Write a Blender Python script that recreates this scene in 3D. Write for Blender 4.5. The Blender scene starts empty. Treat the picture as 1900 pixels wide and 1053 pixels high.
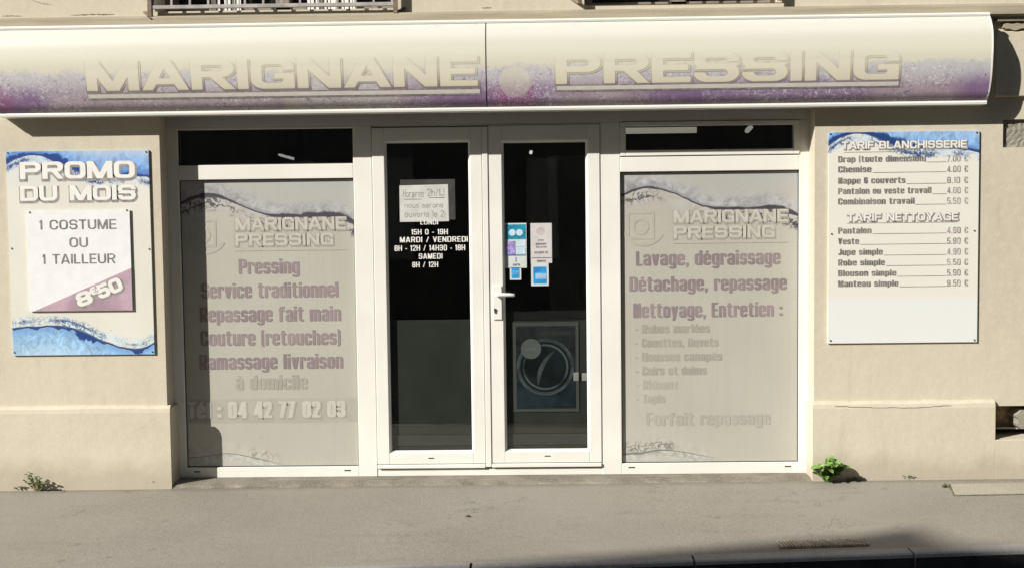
import bpy, bmesh, math, random
import numpy as np
from mathutils import Vector, Matrix
random.seed(7)
C = bpy.context.scene.collection
R_ = math.radians

# ------------------------------------------------------------------ camera
FPX, CX, CY = 2130.0, 950.0, 526.5
YAW, PITCH, ROLL = -0.0165, -0.0586, 0.0119
CAM = Vector((0.0, -7.0, 1.617))
_fw = Vector((math.sin(YAW)*math.cos(PITCH), math.cos(YAW)*math.cos(PITCH), math.sin(PITCH)))
_rt = _fw.cross(Vector((0, 0, 1))).normalized(); _up = _rt.cross(_fw)
_rt2 = _rt*math.cos(ROLL) - _up*math.sin(ROLL); _up2 = _up*math.cos(ROLL) + _rt*math.sin(ROLL)
cd = bpy.data.cameras.new('camera'); cd.sensor_width = 36; cd.lens = FPX/1900*36
cd.clip_start = .05; cd.clip_end = 500
cam = bpy.data.objects.new('camera', cd); C.objects.link(cam)
M = Matrix((_rt2, _up2, -_fw)).transposed().to_4x4(); M.translation = CAM
cam.matrix_world = M; bpy.context.scene.camera = cam

# ------------------------------------------------------------------ sun, sky, exposure
AZ, EL = R_(54), R_(31)
SUN = Vector((-math.sin(AZ)*math.cos(EL), -math.cos(AZ)*math.cos(EL), math.sin(EL)))
sl = bpy.data.lights.new('sun', 'SUN'); sl.energy = 4.2; sl.angle = R_(.53); sl.color = (1, .95, .885)
so = bpy.data.objects.new('sun', sl); C.objects.link(so); so.rotation_mode = 'QUATERNION'
so.rotation_quaternion = SUN.to_track_quat('Z', 'Y'); so.location = (-8, -6, 9)
W = bpy.data.worlds.new('World'); bpy.context.scene.world = W; W.use_nodes = True
_n = W.node_tree.nodes; _bg = _n['Background']; _sk = _n.new('ShaderNodeTexSky')
_sk.sky_type = 'NISHITA'; _sk.sun_disc = False; _sk.sun_elevation = EL
_sk.sun_rotation = math.atan2(SUN.x, SUN.y); _sk.air_density = 1; _sk.dust_density = 1.0
W.node_tree.links.new(_sk.outputs[0], _bg.inputs[0]); _bg.inputs[1].default_value = .05
vs = bpy.context.scene.view_settings
vs.view_transform = 'Standard'; vs.look = 'None'; vs.exposure = .75; vs.gamma = 1
bpy.context.scene.cycles.max_bounces = 8

# ------------------------------------------------------------------ pixel -> point helpers (photo pixels, 1900 wide)
def ray(px, py): return _rt2*((px-CX)/FPX) - _up2*((py-CY)/FPX) + _fw
def P(px, py, Y):
    d = ray(px, py); return CAM + d*((Y-CAM.y)/d.y)
_l, _r = P(0, 908, 0), P(1900, 885, 0)
GB = (_r.z-_l.z)/(_r.x-_l.x); GA = _l.z - GB*_l.x
def zg(x): return GA + GB*x
def G(px, py):
    d = ray(px, py); t = (GA+GB*CAM.x-CAM.z)/(d.z-GB*d.x); return CAM + d*t
def rect(xl, yt, xr, yb, Y):
    ym, xm = (yt+yb)/2, (xl+xr)/2
    return P(xl, ym, Y).x, P(xm, yb, Y).z, P(xr, ym, Y).x, P(xm, yt, Y).z      # x0, z0, x1, z1

# ------------------------------------------------------------------ shader helpers
class N:
    """tiny expression builder for math nodes"""
    def __init__(s, nt, sock): s.nt, s.s = nt, sock
    def _op(a, op, b=None, c=None, clamp=False):
        n = a.nt.nodes.new('ShaderNodeMath'); n.operation = op; n.use_clamp = clamp
        for i, v in enumerate((a, b, c)):
            if v is None: continue
            if isinstance(v, N): a.nt.links.new(v.s, n.inputs[i])
            else: n.inputs[i].default_value = v
        return N(a.nt, n.outputs[0])
    def __add__(a, b): return a._op('ADD', b)
    def __sub__(a, b): return a._op('SUBTRACT', b)
    def __mul__(a, b): return a._op('MULTIPLY', b)
    def __truediv__(a, b): return a._op('DIVIDE', b)
    def rsub(a, k): return (a*-1.0)+k
    def abs(a): return a._op('ABSOLUTE')
    def max(a, b): return a._op('MAXIMUM', b)
    def min(a, b): return a._op('MINIMUM', b)
    def sstep(a, lo, hi, t0=0., t1=1.):
        n = a.nt.nodes.new('ShaderNodeMapRange'); n.interpolation_type = 'SMOOTHSTEP'
        a.nt.links.new(a.s, n.inputs[0])
        for i, v in enumerate((lo, hi, t0, t1)): n.inputs[i+1].default_value = v
        return N(a.nt, n.outputs[0])
    def curve(a, pts):
        n = a.nt.nodes.new('ShaderNodeFloatCurve'); cv = n.mapping.curves[0]
        n.mapping.use_clip = False
        while len(cv.points) < len(pts): cv.points.new(.5, .5)
        for p, q in zip(cv.points, pts): p.location = q
        n.mapping.update(); a.nt.links.new(a.s, n.inputs[1]); return N(a.nt, n.outputs[0])

def newmat(name, rough=.6, spec=.5):
    m = bpy.data.materials.new(name); m.use_nodes = True
    b = m.node_tree.nodes['Principled BSDF']; b.inputs['Roughness'].default_value = rough
    b.inputs['Specular IOR Level'].default_value = spec
    return m, m.node_tree, b
def coord(nt, kind='Object', scale=(1, 1, 1)):
    t = nt.nodes.new('ShaderNodeTexCoord'); mp = nt.nodes.new('ShaderNodeMapping')
    mp.inputs['Scale'].default_value = scale; nt.links.new(t.outputs[kind], mp.inputs[0]); return mp.outputs[0]
def noise(nt, vec, scale, detail=4, rough=.55, dist=0.):
    n = nt.nodes.new('ShaderNodeTexNoise'); n.inputs['Scale'].default_value = scale
    n.inputs['Detail'].default_value = detail; n.inputs['Roughness'].default_value = rough
    n.inputs['Distortion'].default_value = dist; nt.links.new(vec, n.inputs['Vector']); return N(nt, n.outputs[0])
def uv(nt):
    t = nt.nodes.new('ShaderNodeTexCoord'); s = nt.nodes.new('ShaderNodeSeparateXYZ')
    nt.links.new(t.outputs['UV'], s.inputs[0]); return N(nt, s.outputs[0]), N(nt, s.outputs[1]), t.outputs['UV']
def mix(nt, fac, a, b, mode='MIX'):
    n = nt.nodes.new('ShaderNodeMix'); n.data_type = 'RGBA'; n.blend_type = mode
    for i, v in ((0, fac), (6, a), (7, b)):
        if isinstance(v, N): nt.links.new(v.s, n.inputs[i])
        elif hasattr(v, 'is_linked'): nt.links.new(v, n.inputs[i])
        elif isinstance(v, (int, float)): n.inputs[i].default_value = v
        else: n.inputs[i].default_value = (*v, 1)
    return n.outputs[2]
def bump(nt, b, h, strength, dist=.01):
    n = nt.nodes.new('ShaderNodeBump'); n.inputs['Strength'].default_value = strength
    n.inputs['Distance'].default_value = dist; nt.links.new(h.s, n.inputs['Height']); nt.links.new(n.outputs[0], b.inputs['Normal'])
def plain(name, col, rough=.5, var=.12, scale=6, spec=.5, bmp=0., bscale=60, metal=0.):
    """a base colour with soft wear and a little relief"""
    m, nt, b = newmat(name, rough, spec); b.inputs['Metallic'].default_value = metal
    v = coord(nt); f = noise(nt, v, scale, 5)
    c = mix(nt, f.sstep(.3, .7), tuple(x*(1-var) for x in col), tuple(min(1, x*(1+var)) for x in col))
    nt.links.new(c, b.inputs['Base Color'])
    if bmp: bump(nt, b, noise(nt, v, bscale, 6), bmp, .004)
    return m

# ------------------------------------------------------------------ mesh helpers
def link(name, me, m=None, parent=None):
    o = bpy.data.objects.new(name, me); C.objects.link(o)
    for k in (m if isinstance(m, (list, tuple)) else [m] if m else []): me.materials.append(k)
    if parent: o.parent = parent
    return o
def tag(o, label=None, cat=None, group=None, kind=None):
    for k, v in (('label', label), ('category', cat), ('group', group), ('kind', kind)):
        if v: o[k] = v
    return o
def thing(name, label, cat, loc=(0, 0, 0), group=None):
    o = bpy.data.objects.new(name, None); C.objects.link(o); o.empty_display_size = .1
    return tag(o, label, cat, group)          # empties stay at the origin so that parts keep scene coordinates
def place(o, loc):                             # move an Empty to its thing's base without moving its parts
    loc = Vector(loc); o.location = loc
    for c in o.children: c.matrix_parent_inverse = Matrix.Translation(-loc)
class MB:
    def __init__(s): s.bm = bmesh.new()
    def box(s, x0, y0, z0, x1, y1, z1, bev=0., seg=1):
        r = bmesh.ops.create_cube(s.bm, size=1)
        for v in r['verts']:
            v.co = Vector(((x0+x1)/2+v.co.x*(x1-x0), (y0+y1)/2+v.co.y*(y1-y0), (z0+z1)/2+v.co.z*(z1-z0)))
        if bev:
            e = list({e for v in r['verts'] for e in v.link_edges})
            bmesh.ops.bevel(s.bm, geom=e, offset=bev, segments=seg, affect='EDGES', profile=.7)
        return s
    def poly(s, pts):
        try: s.bm.faces.new([s.bm.verts.new(p) for p in pts])
        except ValueError: pass
        return s
    def prism(s, pts, d):                      # closed outline extruded by vector d
        a = [s.bm.verts.new(p) for p in pts]; b = [s.bm.verts.new(Vector(p)+Vector(d)) for p in pts]
        n = len(a); s.bm.faces.new(a); s.bm.faces.new(b[::-1])
        for i in range(n): s.bm.faces.new((a[i], b[i], b[(i+1) % n], a[(i+1) % n]))
        return s
    def tube(s, pts, r, seg=10, cap=True):
        pts = [Vector(p) for p in pts]; rr = r if isinstance(r, (list, tuple)) else [r]*len(pts); rings = []
        for i, p in enumerate(pts):
            d = (pts[min(i+1, len(pts)-1)]-pts[max(i-1, 0)]).normalized()
            a = d.cross(Vector((0, 0, 1)) if abs(d.z) < .9 else Vector((1, 0, 0))).normalized(); b = d.cross(a)
            rings.append([s.bm.verts.new(p+(a*math.cos(2*math.pi*k/seg)+b*math.sin(2*math.pi*k/seg))*rr[i]) for k in range(seg)])
        for A, B in zip(rings, rings[1:]):
            for k in range(seg): s.bm.faces.new((A[k], A[(k+1) % seg], B[(k+1) % seg], B[k]))
        if cap: s.bm.faces.new(rings[0][::-1]); s.bm.faces.new(rings[-1])
        return s
    def build(s, name, m=None, parent=None, smooth=False):
        bmesh.ops.recalc_face_normals(s.bm, faces=s.bm.faces)
        me = bpy.data.meshes.new(name); s.bm.to_mesh(me); s.bm.free()
        if smooth:
            for p in me.polygons: p.use_smooth = True
        return link(name, me, m, parent)
def sheet(name, x0, z0, x1, z1, Y, m, parent, th=.003):
    """upright thin board facing the street with UV 0..1 over its front"""
    mb = MB().box(x0, Y, z0, x1, Y+th, z1); l = mb.bm.loops.layers.uv.new('UV')
    for f in mb.bm.faces:
        for lp in f.loops: lp[l].uv = ((lp.vert.co.x-x0)/(x1-x0), (lp.vert.co.z-z0)/(z1-z0))
    return mb.build(name, m, parent)

# ------------------------------------------------------------------ lettering: parametric grotesque glyphs as distance fields, cut out by marching squares
class Sty:
    def __init__(s, W, T, H, r, xh=.76, gap=.07, res=22, slope=0.):
        s.W, s.T, s.H, s.r, s.xh, s.gap, s.res, s.slope = W, T, H, r, xh, gap, res, slope; s.cache = {}
IMP = Sty(.45, .18, .125, .16, .79, .042, 24)
WIDE = Sty(1.0, .235, .175, .30, .78, .09, 34)
GOTH = Sty(.66, .135, .125, .30, .74, .11, 26)
NARROW = Sty(.55, .15, .13, .2, .74, .10, 20)
THIN = Sty(.5, .07, .07, .22, .62, .13, 20)
def glyph(ch, S, X, Y):
    W_, T, H, r, xh = S.W, S.T, S.H, S.r, S.xh
    mn, mx = np.minimum, np.maximum
    def B(x0, y0, x1, y1): return mx(mx(x0-X, X-x1), mx(y0-Y, Y-y1))
    def RR(x0, y0, x1, y1, q):
        q = max(.001, min(q, (x1-x0)/2-.001, (y1-y0)/2-.001))
        a = np.abs(X-(x0+x1)/2)-(x1-x0)/2+q; b = np.abs(Y-(y0+y1)/2)-(y1-y0)/2+q
        return np.hypot(mx(a, 0), mx(b, 0))+mn(mx(a, b), 0)-q
    def U(*a):
        o = a[0]
        for k in a[1:]: o = mn(o, k)
        return o
    def cut(a, *bs):
        for b in bs: a = mx(a, -b)
        return a
    def ring(x0, y0, x1, y1, t=T, h=H): return cut(RR(x0, y0, x1, y1, r), RR(x0+t, y0+h, x1-t, y1-h, max(.02, r-t*.75)))
    def dbowl(x0, y0, x1, y1):
        xm = (x0+x1)/2
        return cut(U(RR(x0, y0, x1, y1, r), B(x0, y0, xm, y1)), U(RR(x0+T, y0+H, x1-T, y1-H, max(.02, r-T*.75)), B(x0+T, y0+H, xm, y1-H)))
    def D(xb, xt, t=T, y0=0., y1=1.):          # slanted stroke with level ends
        k = (xt-xb)/(y1-y0); return mx((np.abs(X-(xb+(Y-y0)*k))-t/2)/math.hypot(1, k), mx(y0-Y, Y-y1))
    def disc(x, y, q): return np.hypot(X-x, Y-y)-q
    big = 9.
    w = W_; st = lambda x, y0=0., y1=1.: B(x, y0, x+T, y1)
    lw = W_*.95
    def arch(x0, x1): return mx(cut(U(RR(x0, -.5, x1, xh, r)), RR(x0+T, -.6, x1-T, xh-H, max(.02, r-T*.75))), -Y)
    def ess(x0, y0, x1, y1):
        m_ = (y0+y1)/2+.02*(y1-y0); hh = H/2
        a = cut(ring(x0, m_-hh, x1, y1), B((x0+x1)/2, m_+hh, x1+1, y1-(y1-y0)*.30))
        b = cut(ring(x0, y0, x1, m_+hh), B(x0-1, y0+(y1-y0)*.30, (x0+x1)/2, m_-hh))
        return U(a, b)
    if ch == ' ': return big+0*X, w*.55
    if ch in 'OQ': return ring(0, 0, w, 1), w
    if ch == '0': return ring(0, 0, w*.92, 1), w*.92
    if ch == 'C': return cut(ring(0, 0, w, 1), B(w*.5, .38, w+1, .62)), w
    if ch == 'G': return U(cut(ring(0, 0, w, 1), B(w*.5, .5, w+1, .64)), B(w*.55, .5-H*.9, w, .5), B(w-T, 0, w, .5)), w
    if ch == 'D': return dbowl(0, 0, w, 1), w
    if ch in 'EF':
        e = U(st(0), B(0, 1-H, w*.86, 1), B(0, .5-H/2, w*.8, .5+H/2))
        return (U(e, B(0, 0, w*.86, H)) if ch == 'E' else e), w*.86
    if ch == 'H': return U(st(0), st(w-T), B(0, .5-H/2, w, .5+H/2)), w
    if ch in 'Il|': return st(0), T
    if ch == 'J': return U(B(w*.85-T, r, w*.85, 1), mx(ring(0, 0, w*.85, .8), Y-.3)), w*.85
    if ch == 'K': return U(st(0), D(T*.8, w-T*.55, T*1.1, .35, 1), D(w-T*.5, T*1.2, T*1.1, 0, .6)), w
    if ch == 'L': return U(st(0), B(0, 0, w*.8, H)), w*.8
    if ch == 'M': v = w*1.22; return U(st(0), st(v-T), D(v/2, T*.62, T*1.15), D(v/2, v-T*.62, T*1.15)), v
    if ch == 'N': return U(st(0), st(w-T), D(w-T*.6, T*.6, T*1.15)), w
    if ch == 'P': return U(st(0), dbowl(0, .40, w, 1)), w
    if ch == 'R': return U(st(0), dbowl(0, .42, w, 1), D(w-T*.5, w*.55, T*1.05, 0, .46)), w
    if ch == 'B': return U(dbowl(0, 0, w, .5+H/2), dbowl(0, .5-H/2, w*.96, 1)), w
    if ch == 'S': return ess(0, 0, w, 1), w
    if ch == 'T': return U(B(w*.45-T/2, 0, w*.45+T/2, 1), B(0, 1-H, w*.9, 1)), w*.9
    if ch == 'U': return mx(cut(RR(0, 0, w, 2, r), RR(T, H, w-T, 2.2, max(.02, r-T*.75))), Y-1), w
    if ch == 'V': return U(D(w/2, T*.5), D(w/2, w-T*.5)), w
    if ch == 'W': v = w*1.5; return U(D(v*.27, T*.5), D(v*.27, v/2), D(v*.73, v/2), D(v*.73, v-T*.5)), v
    if ch == 'A': v = w*1.08; return U(mx(U(D(T*.5, v/2-T*.12), D(v-T*.5, v/2+T*.12)), -Y), B(v*.25, .2, v*.75, .2+H)), v
    if ch == 'X': return U(D(T*.5, w-T*.5), D(w-T*.5, T*.5)), w
    if ch == 'Y': return U(B(w/2-T/2, 0, w/2+T/2, .5), D(w/2, T*.5, T, .4, 1), D(w/2, w-T*.5, T, .4, 1)), w
    if ch == 'Z': return U(B(0, 0, w, H), B(0, 1-H, w, 1), D(T*.6, w-T*.6)), w
    # digits and signs
    if ch == '1': return U(B(T*.7, 0, T*1.7, 1), D(T*.35, T*1.0, T*.7, .72, 1)), T*1.7
    if ch == '2': return U(B(0, 0, w*.9, H), D(T*.6, w*.9-T*.6, T*1.05, H*.8, .6), mx(cut(ring(0, .4, w*.9, 1), B(-1, 0, w*.45, .68)), .55-Y)), w*.9
    if ch == '3': return U(cut(ring(0, 0, w*.9, .5+H/2), B(-1, .3, w*.5, .5-H/2)), cut(ring(0, .5-H/2, w*.9, 1), B(-1, .5+H/2, w*.5, .7))), w*.9
    if ch == '4': return U(B(w*.5, 0, w*.5+T, 1), B(0, .2, w*.95, .2+H), D(T*.4, w*.5+T*.3, T*.85, .22, 1)), w*.95
    if ch == '5': return U(B(0, 1-H, w*.85, 1), B(0, .45, T, 1), cut(ring(0, 0, w*.9, .65), B(-1, .28, w*.45, .46))), w*.9
    if ch == '6': return U(ring(0, 0, w*.9, .62), cut(ring(0, 0, w*.9, 1), B(w*.45, .3, w+1, .7))), w*.9
    if ch == '7': return U(B(0, 1-H, w*.85, 1), D(w*.28, w*.85-T*.5)), w*.85
    if ch == '8': return U(ring(0, 0, w*.92, .5+H/2), ring(w*.02, .5-H/2, w*.9, 1)), w*.92
    if ch == '9': return U(ring(0, .38, w*.9, 1), cut(ring(0, 0, w*.9, 1), B(-1, .3, w*.45, .7))), w*.9
    if ch == '€': return U(cut(ring(w*.12, 0, w, 1), B(w*.62, .34, w+1, .66)), B(0, .54, w*.66, .54+H*.6), B(0, .36, w*.62, .36+H*.6)), w
    if ch == '-': return B(0, .33, w*.5, .33+H), w*.5
    if ch == '.': return B(0, 0, T, T), T
    if ch == ',': return U(B(0, 0, T, T), D(T*.3, T*.65, T*.6, -.13, 0)), T
    if ch == ':': return U(B(0, .05, T, .05+T), B(0, .5, T, .5+T)), T
    if ch == '/': return D(T*.4, w*.7-T*.4, T*.8), w*.7
    if ch in '()':
        q = mx(ring(0, -.1, w*1.1, 1.05, T*.85, .02), X-w*.42)
        if ch == ')': q = mx(cut(RR(-w*.68, -.1, w*.42, 1.05, r), RR(-w*.68+T*.85, -.08, w*.42-T*.85, 1.03, r)), -X)
        return q, w*.42
    # lower case
    x = xh
    if ch in 'eé':
        g = U(cut(ring(0, 0, lw, x), B(lw*.5, x*.30, lw+1, x*.44)), B(T*.5, x*.44, lw-T*.4, x*.44+H*.75))
        return (U(g, D(lw*.42, lw*.62, T*.8, x+.05, x+.2)) if ch == 'é' else g), lw
    if ch in 'aà':
        g = U(cut(ring(0, 0, lw, x), B(-1, x*.52, lw*.5, x*.7)), ring(0, 0, lw, x*.6), B(lw-T, 0, lw, x*.7))
        return (U(g, D(lw*.58, lw*.38, T*.8, x+.05, x+.2)) if ch == 'à' else g), lw
    if ch == 'o': return ring(0, 0, lw, x), lw
    if ch == 'c': return cut(ring(0, 0, lw, x), B(lw*.5, x*.38, lw+1, x*.62)), lw
    if ch == 'b': return U(st(0), ring(0, 0, lw, x)), lw
    if ch == 'd': return U(st(lw-T), ring(0, 0, lw, x)), lw
    if ch == 'p': return U(st(0, -.2, x), ring(0, 0, lw, x)), lw
    if ch == 'q': return U(st(lw-T, -.2, x), ring(0, 0, lw, x)), lw
    if ch == 'g': return U(st(lw-T, -.08, x), ring(0, .02, lw, x), mx(ring(0, -.22, lw, .5), Y+.06)), lw
    if ch == 'h': return U(st(0), arch(0, lw)), lw
    if ch == 'n': return U(st(0, 0, x), arch(0, lw)), lw
    if ch == 'm': return U(st(0, 0, x), arch(0, lw*.95), arch(lw*.95-T, lw*1.9-T)), lw*1.9-T
    if ch == 'u': return U(st(lw-T, 0, x), mx(cut(RR(0, 0, lw, 2, r), RR(T, H, lw-T, 2.2, max(.02, r-T*.75))), Y-x)), lw
    if ch == 'r': return U(st(0, 0, x), mx(mx(arch(0, lw), x*.66-Y), X-lw*.8)), lw*.8
    if ch in 'ij':
        return U(st(0, 0, x), st(0, x+.07, x+.21)), T
    if ch == 't': return U(st(T*.35, r*.6, x+.17), B(0, x-H*.8, T*2.0, x), mx(mx(ring(T*.35, 0, lw*1.2, x), X-T*2.0), Y-.2)), T*2.0
    if ch == 'f': return U(st(T*.35, 0, .88), B(0, x-H*.8, T*2.0, x), mx(mx(ring(T*.35, .3, lw*1.2, 1.), X-T*2.05), .82-Y)), T*2.05
    if ch == 's': return ess(0, 0, lw*.95, x), lw*.95
    if ch == 'v': return U(D(lw/2, T*.5, T, 0, x), D(lw/2, lw-T*.5, T, 0, x)), lw
    if ch == 'y': return U(D(lw/2, T*.5, T, 0, x), D(lw*.36, lw-T*.5, T, -.2, x)), lw
    if ch == 'x': return U(D(T*.5, lw-T*.5, T, 0, x), D(lw-T*.5, T*.5, T, 0, x)), lw
    if ch == 'z': return U(B(0, 0, lw, H), B(0, x-H, lw, x), D(T*.6, lw-T*.6, T, 0, x)), lw
    return big+0*X, w*.5
def march(F, xs, ys, lev):
    """polygons where F < lev; whole cells merge along each row"""
    out = []; I = F < lev; nx, ny = len(xs), len(ys)
    for j in range(ny-1):
        run = None
        for i in range(nx):
            full = i < nx-1 and I[j, i] and I[j, i+1] and I[j+1, i] and I[j+1, i+1]
            if full:
                if run is None: run = i
                continue
            if run is not None:
                out.append([(xs[run], ys[j]), (xs[i], ys[j]), (xs[i], ys[j+1]), (xs[run], ys[j+1])]); run = None
            if i == nx-1: continue
            c = [(i, j), (i+1, j), (i+1, j+1), (i, j+1)]
            if not any(I[b, a] for a, b in c): continue
            pl = []
            for k in range(4):
                (a, b), (a2, b2) = c[k], c[(k+1) % 4]; f, g = F[b, a]-lev, F[b2, a2]-lev
                if f < 0: pl.append((xs[a], ys[b]))
                if (f < 0) != (g < 0):
                    t = f/(f-g); pl.append((xs[a]+(xs[a2]-xs[a])*t, ys[b]+(ys[b2]-ys[b])*t))
            if len(pl) > 2: out.append(pl)
    return out
def gpolys(ch, S, lev):
    k = (ch, round(lev, 4))
    if k not in S.cache:
        xs = np.arange(-.3, 2.1, 1/S.res); ys = np.arange(-.42, 1.42, 1/S.res)
        X, Y = np.meshgrid(xs, ys); F, w = glyph(ch, S, X, Y)
        S.cache[k] = (march(F, xs, ys, lev), w)
    return S.cache[k]
def textpolys(body, S, lev=0.):
    x = 0; out = []
    for ch in body:
        pl, w = gpolys(ch, S, lev); out += [[(px+x, py) for px, py in p] for p in pl]; x += w+S.gap
    return out, x-S.gap
def letter(mb, body, S, fmap, lev=0., mi=0):
    """fmap(u 0..1 along the line, v 0 baseline .. 1 cap height) -> point"""
    pl, w = textpolys(body, S, lev)
    for p in pl:
        try:
            f = mb.bm.faces.new([mb.bm.verts.new(fmap(a/w, b)) for a, b in p]); f.material_index = mi
        except ValueError: pass
def flat(x0, z0, x1, z1, Y): return lambda u, v: (x0+u*(x1-x0), Y, z0+v*(z1-z0))
def pxline(xl, yl, xr, yr, h, Y):
    """line of text whose baseline runs (xl,yl)-(xr,yr) in the photo and whose capitals are h photo pixels tall"""
    a, b = P(xl, yl, Y), P(xr, yr, Y); z = (a.z+b.z)/2; ht = P((xl+xr)/2, (yl+yr)/2-h, Y).z-P((xl+xr)/2, (yl+yr)/2, Y).z
    return flat(a.x, z, b.x, z+ht, Y)
def up(mb): # all sign faces look to the street
    for f in mb.bm.faces:
        f.normal_update()
        if f.normal.y > 0: f.normal_flip()
def lbuild(mb, name, m, parent):
    up(mb); me = bpy.data.meshes.new(name); mb.bm.to_mesh(me); mb.bm.free(); return link(name, me, m, parent)

# ------------------------------------------------------------------ materials
def wall_mat():
    m, nt, b = newmat('painted_render', .85, .25); v = coord(nt)
    big = noise(nt, v, .9, 5); fine = noise(nt, v, 26, 5); streak = noise(nt, coord(nt, 'Object', (3.2, 3.2, .5)), 3, 5, .65)
    c = mix(nt, big.sstep(.3, .7), (.505, .455, .355), (.555, .508, .40))
    c = mix(nt, streak.sstep(.52, .78)*.35, c, (.37, .335, .255))
    c = mix(nt, noise(nt, v, 60, 5, .7).sstep(.52, .70)*.28, c, (.41, .365, .275)); c = mix(nt, fine.sstep(.4, .75)*.35, c, (.60, .56, .44))
    drip = noise(nt, coord(nt, 'Object', (14, 14, .55)), 2.0, 5, .7); c = mix(nt, drip.sstep(.60, .74)*noise(nt, v, .7, 2).sstep(.48, .62)*.35, c, (.40, .35, .265))
    sp = noise(nt, v, 9, 2); c = mix(nt, sp.sstep(.72, .78)*.4, c, (.31, .28, .22))
    s = nt.nodes.new('ShaderNodeSeparateXYZ'); nt.links.new(v, s.inputs[0]); z = N(nt, s.outputs[2])
    dirt = (z+noise(nt, v, 5, 5)*.22).sstep(.13, .30, .55, 0.); c = mix(nt, dirt, c, (.33, .295, .225))
    nt.links.new(c, b.inputs['Base Color']); bump(nt, b, noise(nt, v, 5, 3)*1.6+noise(nt, v, 120, 6)*.35, .5, .006); return m
def ledge_mat():
    m, nt, b = newmat('ledge_stone', .9, .2); v = coord(nt); st = noise(nt, coord(nt, 'Object', (.6, 1, 9)), 3, 6, .65)
    c = mix(nt, st.sstep(.3, .7), (.27, .238, .172), (.345, .305, .225)); c = mix(nt, noise(nt, v, 14, 6).sstep(.62, .75)*.45, c, (.28, .235, .17))
    nt.links.new(c, b.inputs['Base Color']); bump(nt, b, noise(nt, v, 70, 6), .5, .004); return m
def ground_mat(name, a, bb, speck, sc=1., rough=.9):
    m, nt, b = newmat(name, rough, .25); v = coord(nt)
    c = mix(nt, noise(nt, v, .8*sc, 6, .6).sstep(.32, .68), a, bb)
    c = mix(nt, noise(nt, coord(nt, 'Object', (.35, 2.4, 1)), 2.2, 6, .65).sstep(.52, .75)*.35, c, tuple(x*.72 for x in a))
    g = noise(nt, v, 160, 3, .7); c = mix(nt, g.sstep(.54, .64)*.7, c, speck); c = mix(nt, g.sstep(.46, .35)*.6, c, tuple(x*.5 for x in a))
    g2 = noise(nt, v, 55, 4, .7); c = mix(nt, g2.sstep(.58, .70)*.35, c, tuple(x*.6 for x in a)); c = mix(nt, g2.sstep(.42, .30)*.3, c, speck)
    c = mix(nt, noise(nt, v, 7, 3).sstep(.70, .76)*.35, c, tuple(x*.5 for x in a))
    nt.links.new(c, b.inputs['Base Color']); bump(nt, b, noise(nt, v, 150, 5)+noise(nt, v, 12, 4)*1.2, .55, .004); return m
M_WALL, M_LEDGE = wall_mat(), ledge_mat()
def street_wear(m):
    nt = m.node_tree; b = nt.nodes['Principled BSDF']; c = b.inputs['Base Color'].links[0].from_socket; v = coord(nt)
    sx = nt.nodes.new('ShaderNodeSeparateXYZ'); nt.links.new(v, sx.inputs[0]); y = N(nt, sx.outputs[1])
    c = mix(nt, (y+noise(nt, v, 6, 5, .65)*.16-.08).sstep(-.14, .0)*.45, c, (.125, .11, .082))          # dirt gathered along the wall foot
    vo = nt.nodes.new('ShaderNodeTexVoronoi'); vo.inputs['Scale'].default_value = 3.1; nt.links.new(v, vo.inputs['Vector'])
    gum = N(nt, vo.outputs['Distance'])+(noise(nt, v, 60, 2)-.5)*.05; c = mix(nt, gum.sstep(.075, .055)*noise(nt, v, 1.7, 2).sstep(.5, .56)*.45, c, (.13, .118, .1))
    ck = (noise(nt, v, 1.1, 7, .62, .3)-.5).abs().sstep(.0035, .0008)*noise(nt, v, .9, 2).sstep(.5, .62); c = mix(nt, ck*.6, c, (.09, .08, .065))
    nt.links.new(c, b.inputs['Base Color']); return m
M_PAVE = ground_mat('worn_asphalt', (.238, .217, .180), (.284, .262, .220), (.38, .36, .315))
street_wear(M_PAVE)
M_ROAD = ground_mat('road_asphalt', (.05, .05, .052), (.07, .07, .07), (.12, .12, .12))
M_KERB = ground_mat('kerb_granite', (.27, .26, .25), (.34, .33, .315), (.42, .41, .40), 3)
M_KFACE = plain('dark_kerb_granite', (.035, .035, .038), .8, .3, 9, .3, .4, 40)  # near-black tone for the kerb's street face
M_STEP = ground_mat('cracked_concrete', (.15, .132, .102), (.255, .23, .188), (.36, .33, .275), 5)
M_SLAB = ground_mat('concrete_cover', (.33, .31, .25), (.38, .355, .29), (.47, .44, .37), 2)
M_FRAME = plain('white_lacquered_aluminium', (.735, .735, .675), .32, .045, 2.2, .5, .06, 4)
M_SEAL = plain('black_rubber_seal', (.02, .02, .02), .7, .1)
M_DARK = plain('dark_void_plaster', (.03, .028, .026), .9, .3, 5)
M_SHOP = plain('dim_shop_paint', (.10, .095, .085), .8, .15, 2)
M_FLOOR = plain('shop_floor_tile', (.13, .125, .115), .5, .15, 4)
M_IRON = plain('rusty_cast_iron', (.36, .30, .23), .75, .35, 30, .4, .5, 90)
M_GREYMETAL = plain('grey_painted_steel', (.34, .32, .30), .5, .2, 14)
M_BROWNMETAL = plain('brown_painted_steel', (.16, .11, .075), .6, .3, 20)
M_CHROME = plain('satin_aluminium', (.72, .72, .70), .25, .05, 8, .5, 0, 60, 0.)
M_SCREW = plain('dull_screw_steel', (.25, .25, .25), .35, .2, 60, .5, 0, 60, .8)
M_STONE = ground_mat('bare_stone', (.24, .225, .175), (.33, .31, .25), (.42, .40, .34), 5)
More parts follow.
